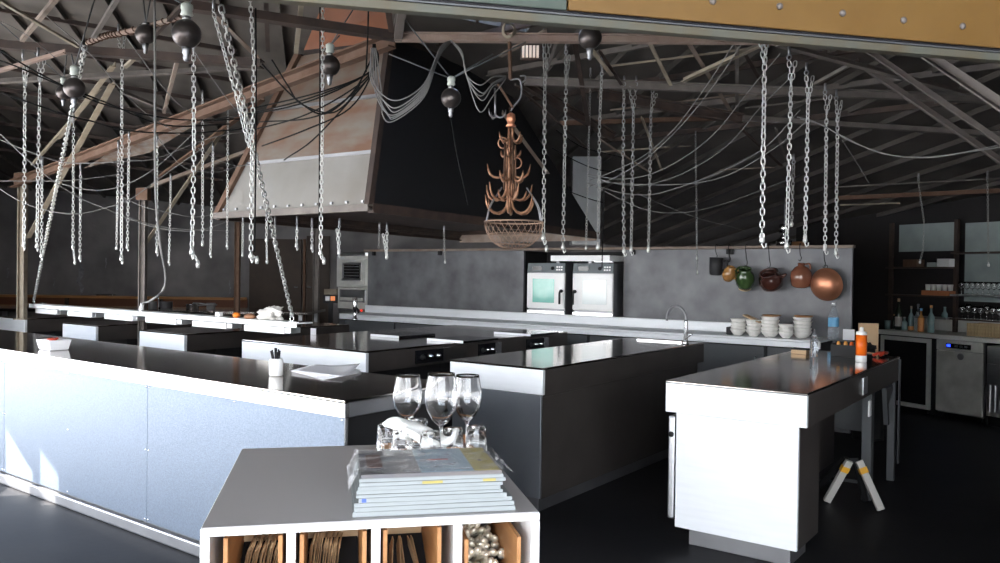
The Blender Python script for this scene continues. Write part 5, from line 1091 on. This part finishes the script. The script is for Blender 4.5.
yel = mat('yellow_print', (0.36, 0.30, 0.08), 0.4); blu = mat('blue_print', (0.05, 0.10, 0.40), 0.4)
W_ = aR - aL; z = SZ + .0005
spec = [(0, 0, .011, 0), (.002, -.003, .010, 0), (.001, -.008, .009, 0), (.012, -.020, .010, 1), (.006, -.030, .007, 0), (.008, -.034, .009, 0), (.010, -.030, .008, 0), (.012, -.024, .008, 2), (.013, -.028, .008, 0)]
mn = ['at the very bottom of the stack', 'second from the bottom of the stack', 'third from the bottom of the stack', 'fourth from the bottom, with a blue mark on its spine', 'in the middle of the stack', 'sixth from the bottom of the stack', 'seventh from the bottom of the stack', 'third from the top, with a yellow patch on its spine', 'just under the wrapped top magazine']
bF2 = max(bF, .012)
for k, (dl, dr, th, kd) in enumerate(spec):
    mag('magazine', aL + dl, aR + dr - (.0), bF2 + .001 * (k % 3), bF2 + .235 - .002 * (k % 2), z, z + th, M['cover_plain'], 'pale magazine %s' % mn[k], None if kd == 0 else ([(.02, .05, blu)] if kd == 1 else [(.42, .56, yel), (.84, .93, yel)]), rot=.004 * ((k * 7) % 5 - 2)); z += th + .0003
cv = mat('printed_cover', (0.10, 0.11, 0.13), 0.3, 0.0, (0.16, 0.14, 0.13), 9)
t, o_, A, B, w, h = mag('magazine', aL + .016, aR - .032, bF2, bF2 + .232, z, z + .009, cv, 'topmost magazine in a clear plastic sleeve with a dark and blue cover')
zt = z + .0091
for (s0, s1, c0, c1, m_) in ((.42, .80, .0, 1.0, mat('blue_grey_print', (0.22, 0.31, 0.38), 0.35, 0.0, (0.27, 0.36, 0.43), 14)), (.80, .985, .0, 1.0, bpy.data.materials['yellow_print']), (.05, .16, .25, .8, mat('brown_print', (0.12, 0.06, 0.05), 0.4)), (.5, .66, .47, .53, mat('red_print', (0.35, 0.12, 0.12), 0.4))):
    MB().obox(o_, A, B, -w + 2 * w * s0, -w + 2 * w * s1, -h + .004 + (2 * h - .008) * c0, -h + .004 + (2 * h - .008) * c1, zt, zt + (.0006 if s1 - s0 > .17 else .0011)).build('cover_print', m_, t)
fm = bpy.data.materials.new('plastic_film'); fm.use_nodes = True; n_ = fm.node_tree.nodes; L_ = fm.node_tree.links; pb = n_['Principled BSDF']; pb.inputs['Base Color'].default_value = (.9, .92, .94, 1); pb.inputs['Roughness'].default_value = .18
tr_ = n_.new('ShaderNodeBsdfTransparent'); mx = n_.new('ShaderNodeMixShader'); nz = n_.new('ShaderNodeTexNoise'); nz.inputs['Scale'].default_value = 22; nz.inputs['Detail'].default_value = 4; rr_ = n_.new('ShaderNodeValToRGB'); rr_.color_ramp.elements[0].position = .45; rr_.color_ramp.elements[0].color = (.10, .10, .10, 1); rr_.color_ramp.elements[1].position = .72; rr_.color_ramp.elements[1].color = (.55, .55, .55, 1)
tcn = n_.new('ShaderNodeTexCoord'); L_.new(tcn.outputs['Object'], nz.inputs[0]); L_.new(nz.outputs[0], rr_.inputs[0]); L_.new(rr_.outputs[0], mx.inputs[0]); L_.new(tr_.outputs[0], mx.inputs[1]); L_.new(pb.outputs[0], mx.inputs[2]); L_.new(mx.outputs[0], n_['Material Output'].inputs[0])
def film(a0, a1, b0, b1, za, amp, seed, na=16, nb=12, drop=0.0):
    rn = random.Random(seed); ph = [rn.random() * 6 for _ in range(5)]; vs = []; fs = []
    for i in range(na + 1):
        for j in range(nb + 1):
            u_, v_ = i / na, j / nb; q = o_ + A * (a0 + (a1 - a0) * u_) + B * (b0 + (b1 - b0) * v_)
            zz = za + amp * (.5 + .5 * math.sin(14 * u_ + ph[0] + 6 * v_) * math.cos(11 * v_ + ph[1] - 5 * u_)) - drop * u_ ** 1.5
            vs.append((q.x, q.y, zz))
    for i in range(na):
        for j in range(nb): fs.append((i * (nb + 1) + j, (i + 1) * (nb + 1) + j, (i + 1) * (nb + 1) + j + 1, i * (nb + 1) + j + 1))
    return MB().add(vs, fs, True)
sl_ = film(-w - .002, w + .004, -h - .002, h + .003, zt + .0015, .004, 4).build('plastic_sleeve', fm, t); sl_['label'] = 'clear crinkled plastic sleeve'
film(w + .003, w + .030, -h + .01, h - .01, zt + .002, .012, 9, 6, 12, .02).build('plastic_sleeve', fm, t)
film(-w - .001, -w - .026, -h, h, zt + .003, .014, 12, 6, 12, .05).build('plastic_sleeve', fm, t)

# glasses tray, wine glasses, tumblers and the white cloth
ga, gb = sab(376, 460, SZ); 
def gpos(x, d): p = atD(x, 460, d) - so_; return p.dot(sa), p.dot(sb)
ty = thing('serving_tray', 'dark low-rimmed wooden tray under the glasses at the back of the cutlery station', 'tray', sp_(.5, .5, SZ))
tA0, tA1, tB0, tB1 = .40, sW - .045, .385, sD - .03
sbox(MB(), tA0, tA1, tB0, tB1, SZ + .0005, SZ + .007).build('tray_base', M['beam_dark'], ty)
b = MB()
for e in ((tA0, tA1, tB0, tB0 + .01), (tA0, tA1, tB1 - .01, tB1), (tA0, tA0 + .01, tB0 + .0101, tB1 - .0101), (tA1 - .01, tA1, tB0 + .0101, tB1 - .0101)): sbox(b, *e, SZ + .0072, SZ + .03)
b.build('tray_rim', M['wood'], ty)
GZ = SZ + .0075
def wine(label, x, d, s=1.0):
    a, bb_ = gpos(x, d); p = sp_(a, bb_, GZ)
    prof = [(1e-4, .002), (.033, .002), (.034, .003), (.012, .0065), (.0042, .014), (.0036, .05), (.0036, .098), (.006, .108), (.022, .122), (.036, .148), (.0405, .172), (.039, .20), (.0335, .232), (.0325, .238), (.0318, .238), (.0325, .232), (.0378, .20), (.0392, .172), (.0348, .149), (.0205, .124), (1e-4, .112)]
    return tag(MB().lathe([(r * s, z * s) for r, z in prof], p, 28).build('wine_glass', M['glass']), label, 'glass', 'wine glasses on the cutlery station')
wine('clear wine glass standing on the left behind the magazines', 407, 2.24)
wine('clear wine glass standing in the middle, nearest and biggest', 440.5, 2.13, 1.08)
wine('clear wine glass standing on the right, overlapping the island end', 466.5, 2.25)
def tumbler(label, x, d):
    a, bb_ = gpos(x, d); p = sp_(a, bb_, GZ)
    prof = [(.030, .0005), (.0285, .06), (.0255, .112), (.022, .118), (1e-4, .118), (1e-4, .111), (.0235, .108), (.0268, .06), (.0285, .0005), (.030, .0005)]
    return tag(MB().olathe(prof, p, 24).build('tumbler', M['glass']), label, 'glass', 'upturned tumblers on the cutlery station')
for k, (x, d) in enumerate(((387, 2.15), (402, 2.07), (418, 2.22), (453, 2.10), (476, 2.13), (430, 2.05))):
    tumbler('upturned clear tumbler, %s' % ['furthest left on the tray', 'second from the left under the white cloth', 'third from the left, behind under the cloth', 'right of the middle under the cloth end', 'furthest right on the tray', 'in the middle just behind the magazines'][k], x, d)
# white cloth draped over the tumblers
ctl = [(384, 424, 2.13), (396, 423, 2.12), (412, 429, 2.11), (428, 436, 2.10), (441, 441, 2.09), (452, 438, 2.09), (457, 428, 2.09)]
wd_ = [.016, .030, .034, .036, .030, .018, .011]; pts = spline([atD(*c) for c in ctl], 5); n = len(pts); b = MB(); vs = []; fs = []; K = 14
for i in range(n):
    f_ = i / (n - 1) * (len(wd_) - 1); j = min(int(f_), len(wd_) - 2); ww = wd_[j] + (wd_[j + 1] - wd_[j]) * (f_ - j)
    tt = (pts[min(i + 1, n - 1)] - pts[max(i - 1, 0)]).normalized(); up_ = (V((0, 0, 1)) - tt * tt.z).normalized(); sd = tt.cross(up_)
    if i in (0, n - 1): ww *= .35
    for k in range(K):
        a = 2 * PI * k / K; r = ww * (1 + .13 * math.sin(3 * a + i * .7) + .08 * math.sin(5 * a - i * .9))
        vs.append(pts[i] + sd * (r * 1.1 * math.cos(a)) + up_ * (r * .52 * math.sin(a)))
for i in range(n - 1):
    for k in range(K): fs.append((i * K + k, i * K + (k + 1) % K, (i + 1) * K + (k + 1) % K, (i + 1) * K + k))
fs += [tuple(range(K - 1, -1, -1)), tuple((n - 1) * K + k for k in range(K))]
M['napkin'] = mat('white_napkin', (0.86, 0.87, 0.84), 0.75, bump=.3, bs=60)
nk = tag(b.add(vs, fs, True).build('napkin', M['napkin']), 'white cloth napkin draped across the upturned tumblers', 'cloth')
for (x0, y0, x1, y1, d, ww) in ((432, 439, 443, 452, 2.08, .012), (404, 430, 430, 450, 2.07, .011)):
    b = MB(); b.tube(spline([atD(x0, y0, d), atD((x0 + x1) / 2 + 2, (y0 + y1) / 2 - 2, d - .01), atD(x1, y1, d)], 4), [ww] * 8 + [ww * .4], 8); b.build('fold', M['napkin'], nk)

# ------------------------------------------------------------------ back-bar on the right
def bb(x, y, off=0.0):      # pixel onto the vertical plane parallel to the back-bar front
    r_ = ray(x, y); k = (AB + HB * off).dot(HB) / r_.dot(HB); p = CAM + r_ * k; return (p - AB).dot(GB), p.z
def bbox(b, s0, s1, o0, o1, z0, z1): return b.obox(AB, GB, HB, s0, s1, o0, o1, z0, z1)
def bbp(s, o, z): return AB + GB * s + HB * o + V((0, 0, z))
M['bb_steel'] = mat('dim_counter_steel', (0.62, 0.63, 0.60), 0.45, 0.25, (0.70, 0.70, 0.67), 5)
s_l, z_c = bb(877, 337); s_r = bb(1012, 345)[0] + .9; zc = .885
bc = thing('back_bar_counter', 'grey counter of the back-bar on the right with fridges under it', 'counter', bbp(.2, .3, 0))
bbox(MB(), s_l, s_r, -.04, .64, zc - .045, zc).build('worktop', M['bb_steel'], bc, .004)
for xx in (879, 932.5, 984): s_ = bb(xx, 370)[0]; bbox(MB(), s_ - .012, s_ + .012, .05, .62, 0, zc - .046).build('support', M['black'], bc)
bbox(MB(), s_l, s_r, .645, .665, zc - .04, zc + .14).build('upstand', M['bb_steel'], bc)
s0, s1 = bb(880.5, 345)[0], bb(930.5, 345)[0]
t = thing('wine_fridge', 'dark glass-fronted wine fridge under the back-bar counter', 'fridge', bbp((s0 + s1) / 2, .3, 0))
bbox(MB(), s0, s1, .022, .60, .05, zc - .055).build('cabinet', M['black'], t)
b = MB(); f_ = .045
for e in ((s0, s1, .06, .06 + f_), (s0, s1, zc - .06 - f_, zc - .06)): bbox(b, e[0], e[1], 0, .02, e[2], e[3])
for e in ((s0, s0 + f_), (s1 - f_, s1)): bbox(b, e[0], e[1], 0, .02, .06 + f_ + .0005, zc - .0605 - f_)
b.build('door_frame', M['bb_steel'], t)
bbox(MB(), s0 + f_, s1 - f_, .006, .012, .105, zc - .105).build('door_glass', M['black_gloss'], t)
for k in range(4): bbox(MB(), s0 + .05, s1 - .05, .0125, .0205, .2 + .13 * k, .21 + .13 * k).build('rack', M['beam_dark'], t)
for k in range(2): bbox(MB(), s0 + .05 + (s1 - s0 - .15) * k, s0 + .1 + (s1 - s0 - .15) * k, .1, .5, 0, .05).build('foot', M['black'], t)
s0, s1 = bb(936.5, 345)[0], bb(983, 345)[0]
t = thing('glass_washer', 'scratched steel glass-washer with a blue-lit control strip under the back-bar', 'dishwasher', bbp((s0 + s1) / 2, .3, 0))
M['scratched'] = mat('scratched_steel', (0.42, 0.42, 0.39), 0.4, 0.35, (0.75, 0.75, 0.70), 4.5, 0.2, 0.1, 12)
bbox(MB(), s0 + .005, s1 - .005, .03, .60, .06, zc - .05).build('cabinet', M['steel_dark'], t)
bbox(MB(), s0, s1, 0, .028, .075, zc - .165).build('door', M['scratched'], t, .006)
cp = bbox(MB(), s0, s1, -.004, .028, zc - .16, zc - .052).build('control_fascia', M['scratched'], t, .006)
bbox(MB(), s0 + (s1 - s0) * .22, s0 + (s1 - s0) * .76, -.006, -.0045, zc - .135, zc - .085).build('display_strip', M['black_gloss'], cp)
bbox(MB(), s0 + (s1 - s0) * .24, s0 + (s1 - s0) * .32, -.008, -.0065, zc - .122, zc - .095).build('blue_light', mat('blue_led', (0.01, 0.02, 0.5), 0.4, emis=(0.02, 0.06, 1.0), es=2.5), cp)
for k in range(3): bbox(MB(), s0 + (s1 - s0) * (.42 + .1 * k), s0 + (s1 - s0) * (.48 + .1 * k), -.008, -.0065, zc - .12, zc - .1).build('button', M['steel_dark'], cp)
MB().lathe([(.035, 0), (.035, .006), (.028, .009), (1e-4, .009)], bbp((s0 + s1) / 2 + .02, -.001, zc - .215), 16, -HB).build('round_emblem', M['steel_dark'], t)
for k in range(2): bbox(MB(), s0 + .04 + (s1 - s0 - .13) * k, s0 + .09 + (s1 - s0 - .13) * k, .08, .5, 0, .06).build('foot', M['black'], t)
s0 = bb(986, 350)[0]; s1 = s0 + .5
t = thing('ice_machine', 'steel ice machine with a louvred grille at the far right under the back-bar', 'ice machine', bbp((s0 + s1) / 2, .3, 0))
bbox(MB(), s0, s1, .02, .60, .10, zc - .08).build('cabinet', M['scratched'], t, .004)
bbox(MB(), s0 + .01, s1 - .01, 0, .019, zc - .25, zc - .085).build('bin_door', M['steel'], t, .006)
bbox(MB(), s0 + .01, s1 - .01, 0, .019, .43, zc - .255).build('middle_panel', M['steel'], t, .004)
b = MB(); bbox(b, s0 + .01, s1 - .01, .012, .019, .14, .425)
for k in range(9): bbox(b, s0 + .02 + .052 * k, s0 + .045 + .052 * k, 0, .0115, .15, .415)
b.build('grille', M['steel'], t)
bbox(MB(), s0 + .03, s1 - .03, .05, .5, 0, .099).build('foot', M['black'], t)
# shelf frame
sq = lambda x: bb(x, 280, .5)[0]; zq = lambda y, x=930: bb(x, y, .5)[1]
fr = thing('back_bar_shelving', 'dark steel shelving with grey-green back panels over the back-bar counter', 'shelving', bbp(.2, .55, zc))
for xx in (891, 956, 1013):
    s_ = sq(xx); bbox(MB(), s_ - .02, s_ + .02, .48, .52, zc + .001, zq(221)).build('upright', M['beam_dark'] if xx != 957 else M['beam_grey'], fr)
M['teal_panel'] = mat('grey_green_panel', (0.24, 0.28, 0.28), 0.5, 0.1, (0.31, 0.36, 0.35), 4)
bbox(MB(), sq(895), sq(952), .56, .57, zq(251), zq(223)).build('back_panel', M['teal_panel'], fr)
bbox(MB(), sq(961), sq(1012), .56, .57, zq(300), zq(222, 980)).build('back_panel', M['teal_panel'], fr)
shz = {}
for nm_, xa, xb, yy, m_ in (('la', 893, 955, 267, 'beam_dark'), ('lb', 893, 955, 295, 'beam_dark'), ('lc', 922, 955, 317, 'steel_dark'), ('rb', 958, 1013, 295, 'steel'), ('ra', 958, 1013, 252, 'beam_dark'), ('rc', 958, 1013, 319.5, 'beam_dark')):
    z_ = zq(yy, (xa + xb) / 2); shz[nm_] = z_; bbox(MB(), sq(xa), sq(xb), .36, .555, z_ - .018, z_).build('shelf', M[m_], fr, .002)
def onbb(name, label, cat, x, o_, z_, parts, grp=None):
    s_ = bb(x, 300, o_)[0]; p = bbp(s_, o_, z_ + .0008); t = thing(name, label, cat, p, grp)
    for nm_, prof, m_, sg in parts: MB().lathe(prof, p, sg).build(nm_, m_, t)
    return t
sg_prof = [(1e-4, .001), (.028, .001), (.004, .008), (.0035, .055), (.024, .07), (.034, .10), (.03, .14), (.0285, .14), (.032, .1), (.022, .074), (1e-4, .06)]
for k in range(8):
    s_ = bb(961.5 + 5.4 * k, 290, .43)[0]; tag(MB().lathe(sg_prof, bbp(s_, .43, shz['rb'] + .001), 12).build('stemmed_glass', M['glass']), 'stemmed glass in the row on the pale upper right shelf, %s from the left' % ORD[k], 'glass', 'stemmed glasses on the upper right shelf')
for k in range(7):
    s_ = bb(962 + 6.2 * k, 312, .42)[0]; sc_ = 1.0 + .12 * (k % 3 == 1)
    tag(MB().lathe([(r, z * sc_) for r, z in sg_prof], bbp(s_, .42, shz['rc'] + .001), 12).build('stemmed_glass', M['glass']), 'glass in the lower row behind the wicker crate, %s from the left' % ORD[k], 'glass', 'glasses on the lower right shelf')
# box of upturned glasses
z_ = shz['lb']; s0, s1 = bb(923, 290, .40)[0], bb(951, 290, .40)[0]
t = tag(bbox(MB(), s0, s1, .37, .53, z_ + .0008, z_ + .055).build('glass_rack', mat('orange_crate', (0.38, 0.14, 0.06), 0.5), bevel=.004), 'orange-brown rack holding five pale glasses on the middle left shelf', 'rack')
for k in range(5):
    s_ = s0 + (s1 - s0) * (k + .5) / 5; tag(MB().lathe([(.024, .001), (.028, .07), (.0265, .07), (.0225, .004), (1e-4, .004)], bbp(s_, .44, z_ + .0555), 12).build('pale_glass', mat('frosted_glass', (0.6, 0.6, 0.57), 0.4) if 'frosted_glass' not in bpy.data.materials else bpy.data.materials['frosted_glass']), 'pale glass in the orange-brown rack, %s from the left' % ORD[k], 'glass', 'pale glasses in the orange-brown rack')
z_ = shz['la']
for lb, nm_, xa, xb, hh, m_ in (('white box on the top left back-bar shelf', 'white_box', 938, 950, .09, 'white'), ('low grey box on the top left back-bar shelf', 'grey_box', 928, 937, .05, 'teal_panel'), ('rust-brown box on the top left back-bar shelf', 'brown_box', 904, 918, .085, 'rust')):
    tag(bbox(MB(), bb(xa, 260, .4)[0], bb(xb, 260, .4)[0], .38, .52, z_ + .0008, z_ + hh).build(nm_, M[m_], bevel=.003), lb, 'box')
# bottles on the back-bar counter
def bot(label, x, o_, h, r, body, lab, cap, ls=(.12, .42)):
    s_ = bb(x, 320, o_)[0]; p = bbp(s_, o_, zc + .0008); t = thing('spirit_bottle', label, 'bottle', p, 'bottles on the back-bar counter')
    MB().lathe([(r * .85, .001), (r, .01), (r, h * .56), (r * .75, h * .64), (r * .32, h * .74), (r * .3, h * .92)], p, 16).build('bottle_body', body, t)
    MB().lathe([(r * .36, h * .9), (r * .36, h), (r * .2, h * 1.005)], p, 10).build('cap', cap, t)
    if lab: MB().olathe([(r * 1.02, h * ls[0]), (r * 1.02, h * ls[1])], p, 16).build('paper_label', lab, t)
gd = mat('dark_bottle_glass', (0.02, 0.03, 0.02), 0.1); ga_ = mat('amber_bottle', (0.45, 0.20, 0.06), 0.12, 0.0); gt = mat('teal_bottle', (0.16, 0.24, 0.24), 0.12)
orl = mat('orange_label', (0.7, 0.3, 0.1), 0.5)
bot('tallest dark bottle with a white label, second in the bottle row', 898.5, .18, .36, .036, gd, M['dim_label'], M['wood_pale'])
bot('slim dark bottle with a brown shoulder at the left end of the bottle row', 894, .34, .17, .020, gd, None, M['wood'])
bot('short grey bottle right of the tallest dark bottle', 904.5, .24, .15, .034, gt, None, M['steel_dark'])
bot('slim grey bottle with an orange base, third tall one from the left', 911, .16, .28, .030, gt, orl, M['beam_tan'], (.03, .2))
bot('clear bottle standing behind the amber bottle', 918, .34, .30, .033, M['pet'], None, M['steel_dark'])
bot('amber orange bottle with a dark blue cap in the bottle row', 921, .12, .26, .034, ga_, orl, M['blue_label'], (.03, .6))
bot('grey-green bottle with an orange neck at the right end of the row', 931, .12, .30, .037, gt, None, orl)
t = onbb('carafe', 'small pale blue carafe on the low shelf behind the bottles', 'carafe', 945, .42, shz['lc'], [('body', [(1e-4, .001), (.03, .001), (.032, .04), (.015, .07), (.012, .11), (.016, .12)], gt, 14)])
onbb('tumbler', 'dark tumbler left of the bottle row on the back-bar', 'glass', 888, .2, zc, [('body', [(.03, .001), (.034, .10), (.032, .10), (.028, .006), (1e-4, .006)], gt, 14)])
# wicker crate
s0, s1 = bb(966.5, 325, .10)[0], bb(1012, 325, .10)[0]
t = thing('wicker_crate', 'straw-coloured slatted crate on the right end of the back-bar counter', 'crate', bbp((s0 + s1) / 2, .2, zc))
wk = mat('straw', (0.38, 0.28, 0.16), 0.8, 0.0, (0.50, 0.38, 0.22), 40)
b = MB(); n = 16
for k in range(n): a = s0 + (s1 - s0) * k / n; bbox(MB(), a + .003, a + (s1 - s0) / n - .003, .10, .112, zc + .001, zc + .135).build('slat', wk, t)
for k in range(n): a = s0 + (s1 - s0) * k / n; bbox(MB(), a + .003, a + (s1 - s0) / n - .003, .30, .312, zc + .001, zc + .135).build('slat', wk, t)
b = MB(); bbox(b, s0, s1, .113, .299, zc + .001, zc + .012); bbox(b, s0, s1, .113, .12, zc + .11, zc + .125); bbox(b, s0, s0 + .01, .121, .299, zc + .0125, zc + .13); bbox(b, s1 - .01, s1, .121, .299, zc + .0125, zc + .13); b.build('frame', wk, t)

# ------------------------------------------------------------------ far left: doors, baking oven, prep table and pans
def wallquad(name, x0, x1, y0, y1, d0, m, th=.03, z0=None):
    p, q = atD(x0, y1, d0), atD(x1, y1, d0); zt = atD((x0 + x1) / 2, y0, d0).z; s_ = (p - V((0, 0, p.z))).dot(CRH), (q - V((0, 0, q.z))).dot(CRH)
    b = MB(); b.obox(CFH * p.dot(CFH) if 0 else V((0, 0, 0)), CRH, CFH, s_[0], s_[1], d0, d0 + th, (z0 if z0 is not None else 0.0), zt); return b.build(name, m)
dd = 13.93
d_ = struct(wallquad('door_1', 249, 301, 239, 300, dd, M['brown_wall'])); k = MB().tube([atD(297, 287, dd - .02), atD(297, 287, dd - .07), atD(294, 287, dd - .07)], .012, 6).build('door_handle', M['steel_dark'], d_)
struct(wallquad('trim_100', 302.5, 305, 239, 300, dd - .01, M['rust']))
d_ = struct(wallquad('door_2', 306, 329, 236, 300, dd, M['brown_wall'])); MB().tube([atD(303 + 4, 287, dd - .02), atD(307, 287, dd - .07), atD(311, 287, dd - .07)], .012, 6).build('door_handle', M['steel_dark'], d_)
struct(wallquad('baseboard_back', -40, 247, 297.5, 302, 13.9, mat('red_brown_board', (0.13, 0.045, 0.022), 0.6), z0=.80))
# pale lime stains on the wall
b = MB()
rs = random.Random(5)
for (x, y, hgt, wpx) in ((80, 264, 40, 4.5), (54, 278, 10, 1.2), (106, 258, 10, 1.2), (60, 250, 8, 1.0), (230, 280, 14, 1.2), (8, 268, 10, 2)):
    pts_l = []; pts_r = []
    for i in range(8):
        yy = y + hgt * i / 7; c_ = x + rs.uniform(-1, 1) * wpx * .5; hw = wpx * (.25 + .35 * rs.random()); pts_l.append(atD(c_ - hw, yy, 13.985)); pts_r.append(atD(c_ + hw, yy, 13.985))
    vs = pts_l + pts_r; b.add(vs, [(i, i + 8, i + 9, i + 1) for i in range(7)])
struct(b.build('trim_101', M['stain']))
pt_ = thing('prep_table', 'long dark prep table along the far left wall carrying saucepans', 'table', CRH * -6 + CFH * 11.6)
tl, tr2 = (-40 - 500) / FPX * 11.3, (312 - 500) / FPX * 11.3
MB().obox(V((0, 0, 0)), CRH, CFH, tl, tr2, 11.05, 12.2, .86, .90).build('table_top', M['steel_top'], pt_, .004)
for e in (tl + .1, (tl + tr2) / 2, tr2 - .15):
    for f_ in (11.15, 12.1): MB().obox(V((0, 0, 0)), CRH, CFH, e, e + .05, f_, f_ + .05, 0, .859).build('leg', M['steel_dark'], pt_)
MB().obox(V((0, 0, 0)), CRH, CFH, tl + .2, tr2 - .2, 11.2, 12.1, .25, .28).build('lower_shelf', M['steel_dark'], pt_)
def saucepan(label, x, d, r, h, hdl, m='steel_bright'):
    p = atD(x, 300, d); p.z = .9008; t = thing('saucepan', label, 'pan', p, 'saucepans on the far prep table')
    MB().lathe([(r * .95, .001), (r, .008), (r, h), (r * 1.04, h + .004), (r * .96, h + .004), (r * .95, .012), (1e-4, .012)], p, 20).build('pan_body', M[m], t)
    if hdl: MB().tube([p + V((0, 0, h * .8)) + CRH * (hdl * r), p + V((0, 0, h * .95)) + CRH * (hdl * (r + .12)), p + V((0, 0, h)) + CRH * (hdl * (r + .26))], .012, 6).build('handle', M['steel_dark'], t)
saucepan('bright saucepan with its handle to the right on the far prep table', 192.5, 11.4, .085, .075, 1)
saucepan('small dark pan right of the bright saucepan on the far table', 211, 11.5, .06, .09, -.8, 'steel_dark')
saucepan('tall dull pot left of the thin tap on the far table', 152.5, 11.5, .06, .10, 0, 'steel_dark')
saucepan('dull wide pot right of the thin tap on the far table', 166, 11.6, .09, .095, 0, 'steel_dark')
p = atD(158.5, 300, 11.3); p.z = .9008; t = thing('hand_mixer', 'thin steel whisk stand with two shining knobs between the dull pots', 'whisk', p)
MB().tube([p, p + V((0, 0, .14))], .008, 6).build('stem', M['steel'], t); MB().sphere(p + V((0, 0, .16)), .016, 10, 8).build('knob', M['steel_bright'], t); MB().sphere(p + V((.02, 0, .02)), .016, 10, 8).build('knob', M['steel_bright'], t)
p = atD(106, 296.5, 13.8); tag(MB().obox(V((p.x, p.y, 0)), CRH, CFH, -.14, .14, -.06, .06, 1.001, 1.03).build('ticket_rail', M['steel_bright'], bevel=.006), 'short bright ticket rail on the ledge along the dark left wall', 'rail')
ldg = tag(MB().obox(V((0, 0, 0)), CRH, CFH, (-40 - 500) / FPX * 13.9, (247 - 500) / FPX * 13.9, 13.62, 13.89, .96, 1.0).build('wall_ledge', M['wood']), 'long reddish wooden ledge along the foot of the dark left wall', 'ledge')
b = MB()
for e in (-9.0, -7.4, -5.8, -4.5): b.obox(V((0, 0, 0)), CRH, CFH, e, e + .05, 13.66, 13.71, 0, .9595)
b.build('ledge_leg', M['beam_dark'], ldg)

# stacked deck oven left of the splash panel
xo0, xo1, yo = atY(335, 280, 8.25).x, atY(366, 280, 8.25).x, 8.25
do = thing('deck_oven', 'grey two-deck baking oven stacked at the left end of the splash panel', 'oven', ((xo0 + xo1) / 2, yo + .3, 0))
M['oven_grey'] = mat('worn_grey_enamel', (0.46, 0.46, 0.43), 0.45, 0.2, (0.54, 0.54, 0.51), 5)
zz = lambda y: atY(350, y, yo).z
MB().box(xo0, xo1, yo + .03, yo + .6, zz(287), zz(256)).build('upper_deck', M['oven_grey'], do, .006)
dr = MB().box(xo0 + .05, xo1 - .015, yo, yo + .029, zz(284.5), zz(259)).build('upper_door', M['oven_grey'], do, .006)
w0, w1 = atY(344, 270, yo).x, atY(360, 270, yo).x
b = MB(); b.box(w0 - .03, w1 + .03, yo - .012, yo - .0005, zz(280.5), zz(278)); b.box(w0 - .03, w1 + .03, yo - .012, yo - .0005, zz(264.5), zz(262.5)); b.box(w0 - .03, w0, yo - .012, yo - .0005, zz(278), zz(264.5)); b.box(w1, w1 + .03, yo - .012, yo - .0005, zz(278), zz(264.5)); b.build('window_frame', M['steel'], dr)
MB().box(w0, w1, yo - .006, yo - .0008, zz(278), zz(264.5)).build('window_pane', M['black_gloss'], dr)
for k in range(4): MB().box(w0 + .02, w1 - .02, yo - .010, yo - .0065, zz(276 - 3 * k), zz(275.2 - 3 * k)).build('shelf_bar', M['steel_dark'], dr)
MB().box(xo0 + .02, xo1 - .1, yo + .08, yo + .5, zz(256) + .001, zz(252.5)).build('top_vent', M['steel'], do, .004)
MB().box(xo0 + .03, xo1, yo + .03, yo + .6, zz(309), zz(287.5)).build('lower_deck', M['oven_grey'], do, .006)
dr = MB().box(xo0 + .10, xo1 - .02, yo, yo + .029, zz(302), zz(289.5)).build('lower_door', M['steel_dark'], do, .004)
MB().box(xo0 + .14, xo1 - .06, yo - .025, yo - .001, zz(300.5), zz(297.5)).build('door_handle', M['oven_grey'], dr)
cp = MB().box(xo0 + .06, xo1, yo + .02, yo + .6, .76, zz(309.6)).build('control_deck', M['steel_dark'], do, .004)
MB().lathe([(.016, 0), (.012, .012), (1e-4, .013)], atY(361.5, 310.5, yo + .02), 10, (0, -1, 0)).build('red_lamp', mat('red_led', (0.6, 0.02, 0.01), 0.4, emis=(1.0, 0.05, 0.02), es=1.5), cp)
MB().box(xo0 + .05, xo1 - .02, yo + .05, yo + .58, 0, .759).build('stand', M['steel_dark'], do)
cx = thing('switch_cabinet', 'grey switch box with a grey and an orange lamp beside the baking oven', 'switch box', atD(330, 302, 12.6))
for (xa, xb, ya, yb, nm_, m_) in ((324, 336.5, 289, 294.5, 'upper_box', M['beam_tan']), (323, 337, 295, 303, 'lower_box', M['black'])):
    p, q = atD(xa, yb, 12.6), atD(xb, ya, 12.6); MB().obox(V((0, 0, 0)), CRH, CFH, p.dot(CRH), q.dot(CRH), 12.6, 12.7, p.z, q.z - .002).build(nm_, m_, cx, .004)
for xx, m_ in ((327.5, M['steel_dark']), (332.7, mat('orange_lens', (0.8, 0.25, 0.06), 0.3, emis=(1.0, 0.3, 0.08), es=.35))):
    p = atD(xx, 298.5, 12.59); MB().obox(p, CRH, CFH, -.035, .035, 0, .012, -.035, .035).build('lamp_lens', m_, cx, .004)
p = atD(330, 303, 12.6); MB().obox(V((p.x, p.y, 0)), CRH, CFH, -.03, .03, .03, .09, 0, p.z).build('pole', M['black'], cx)
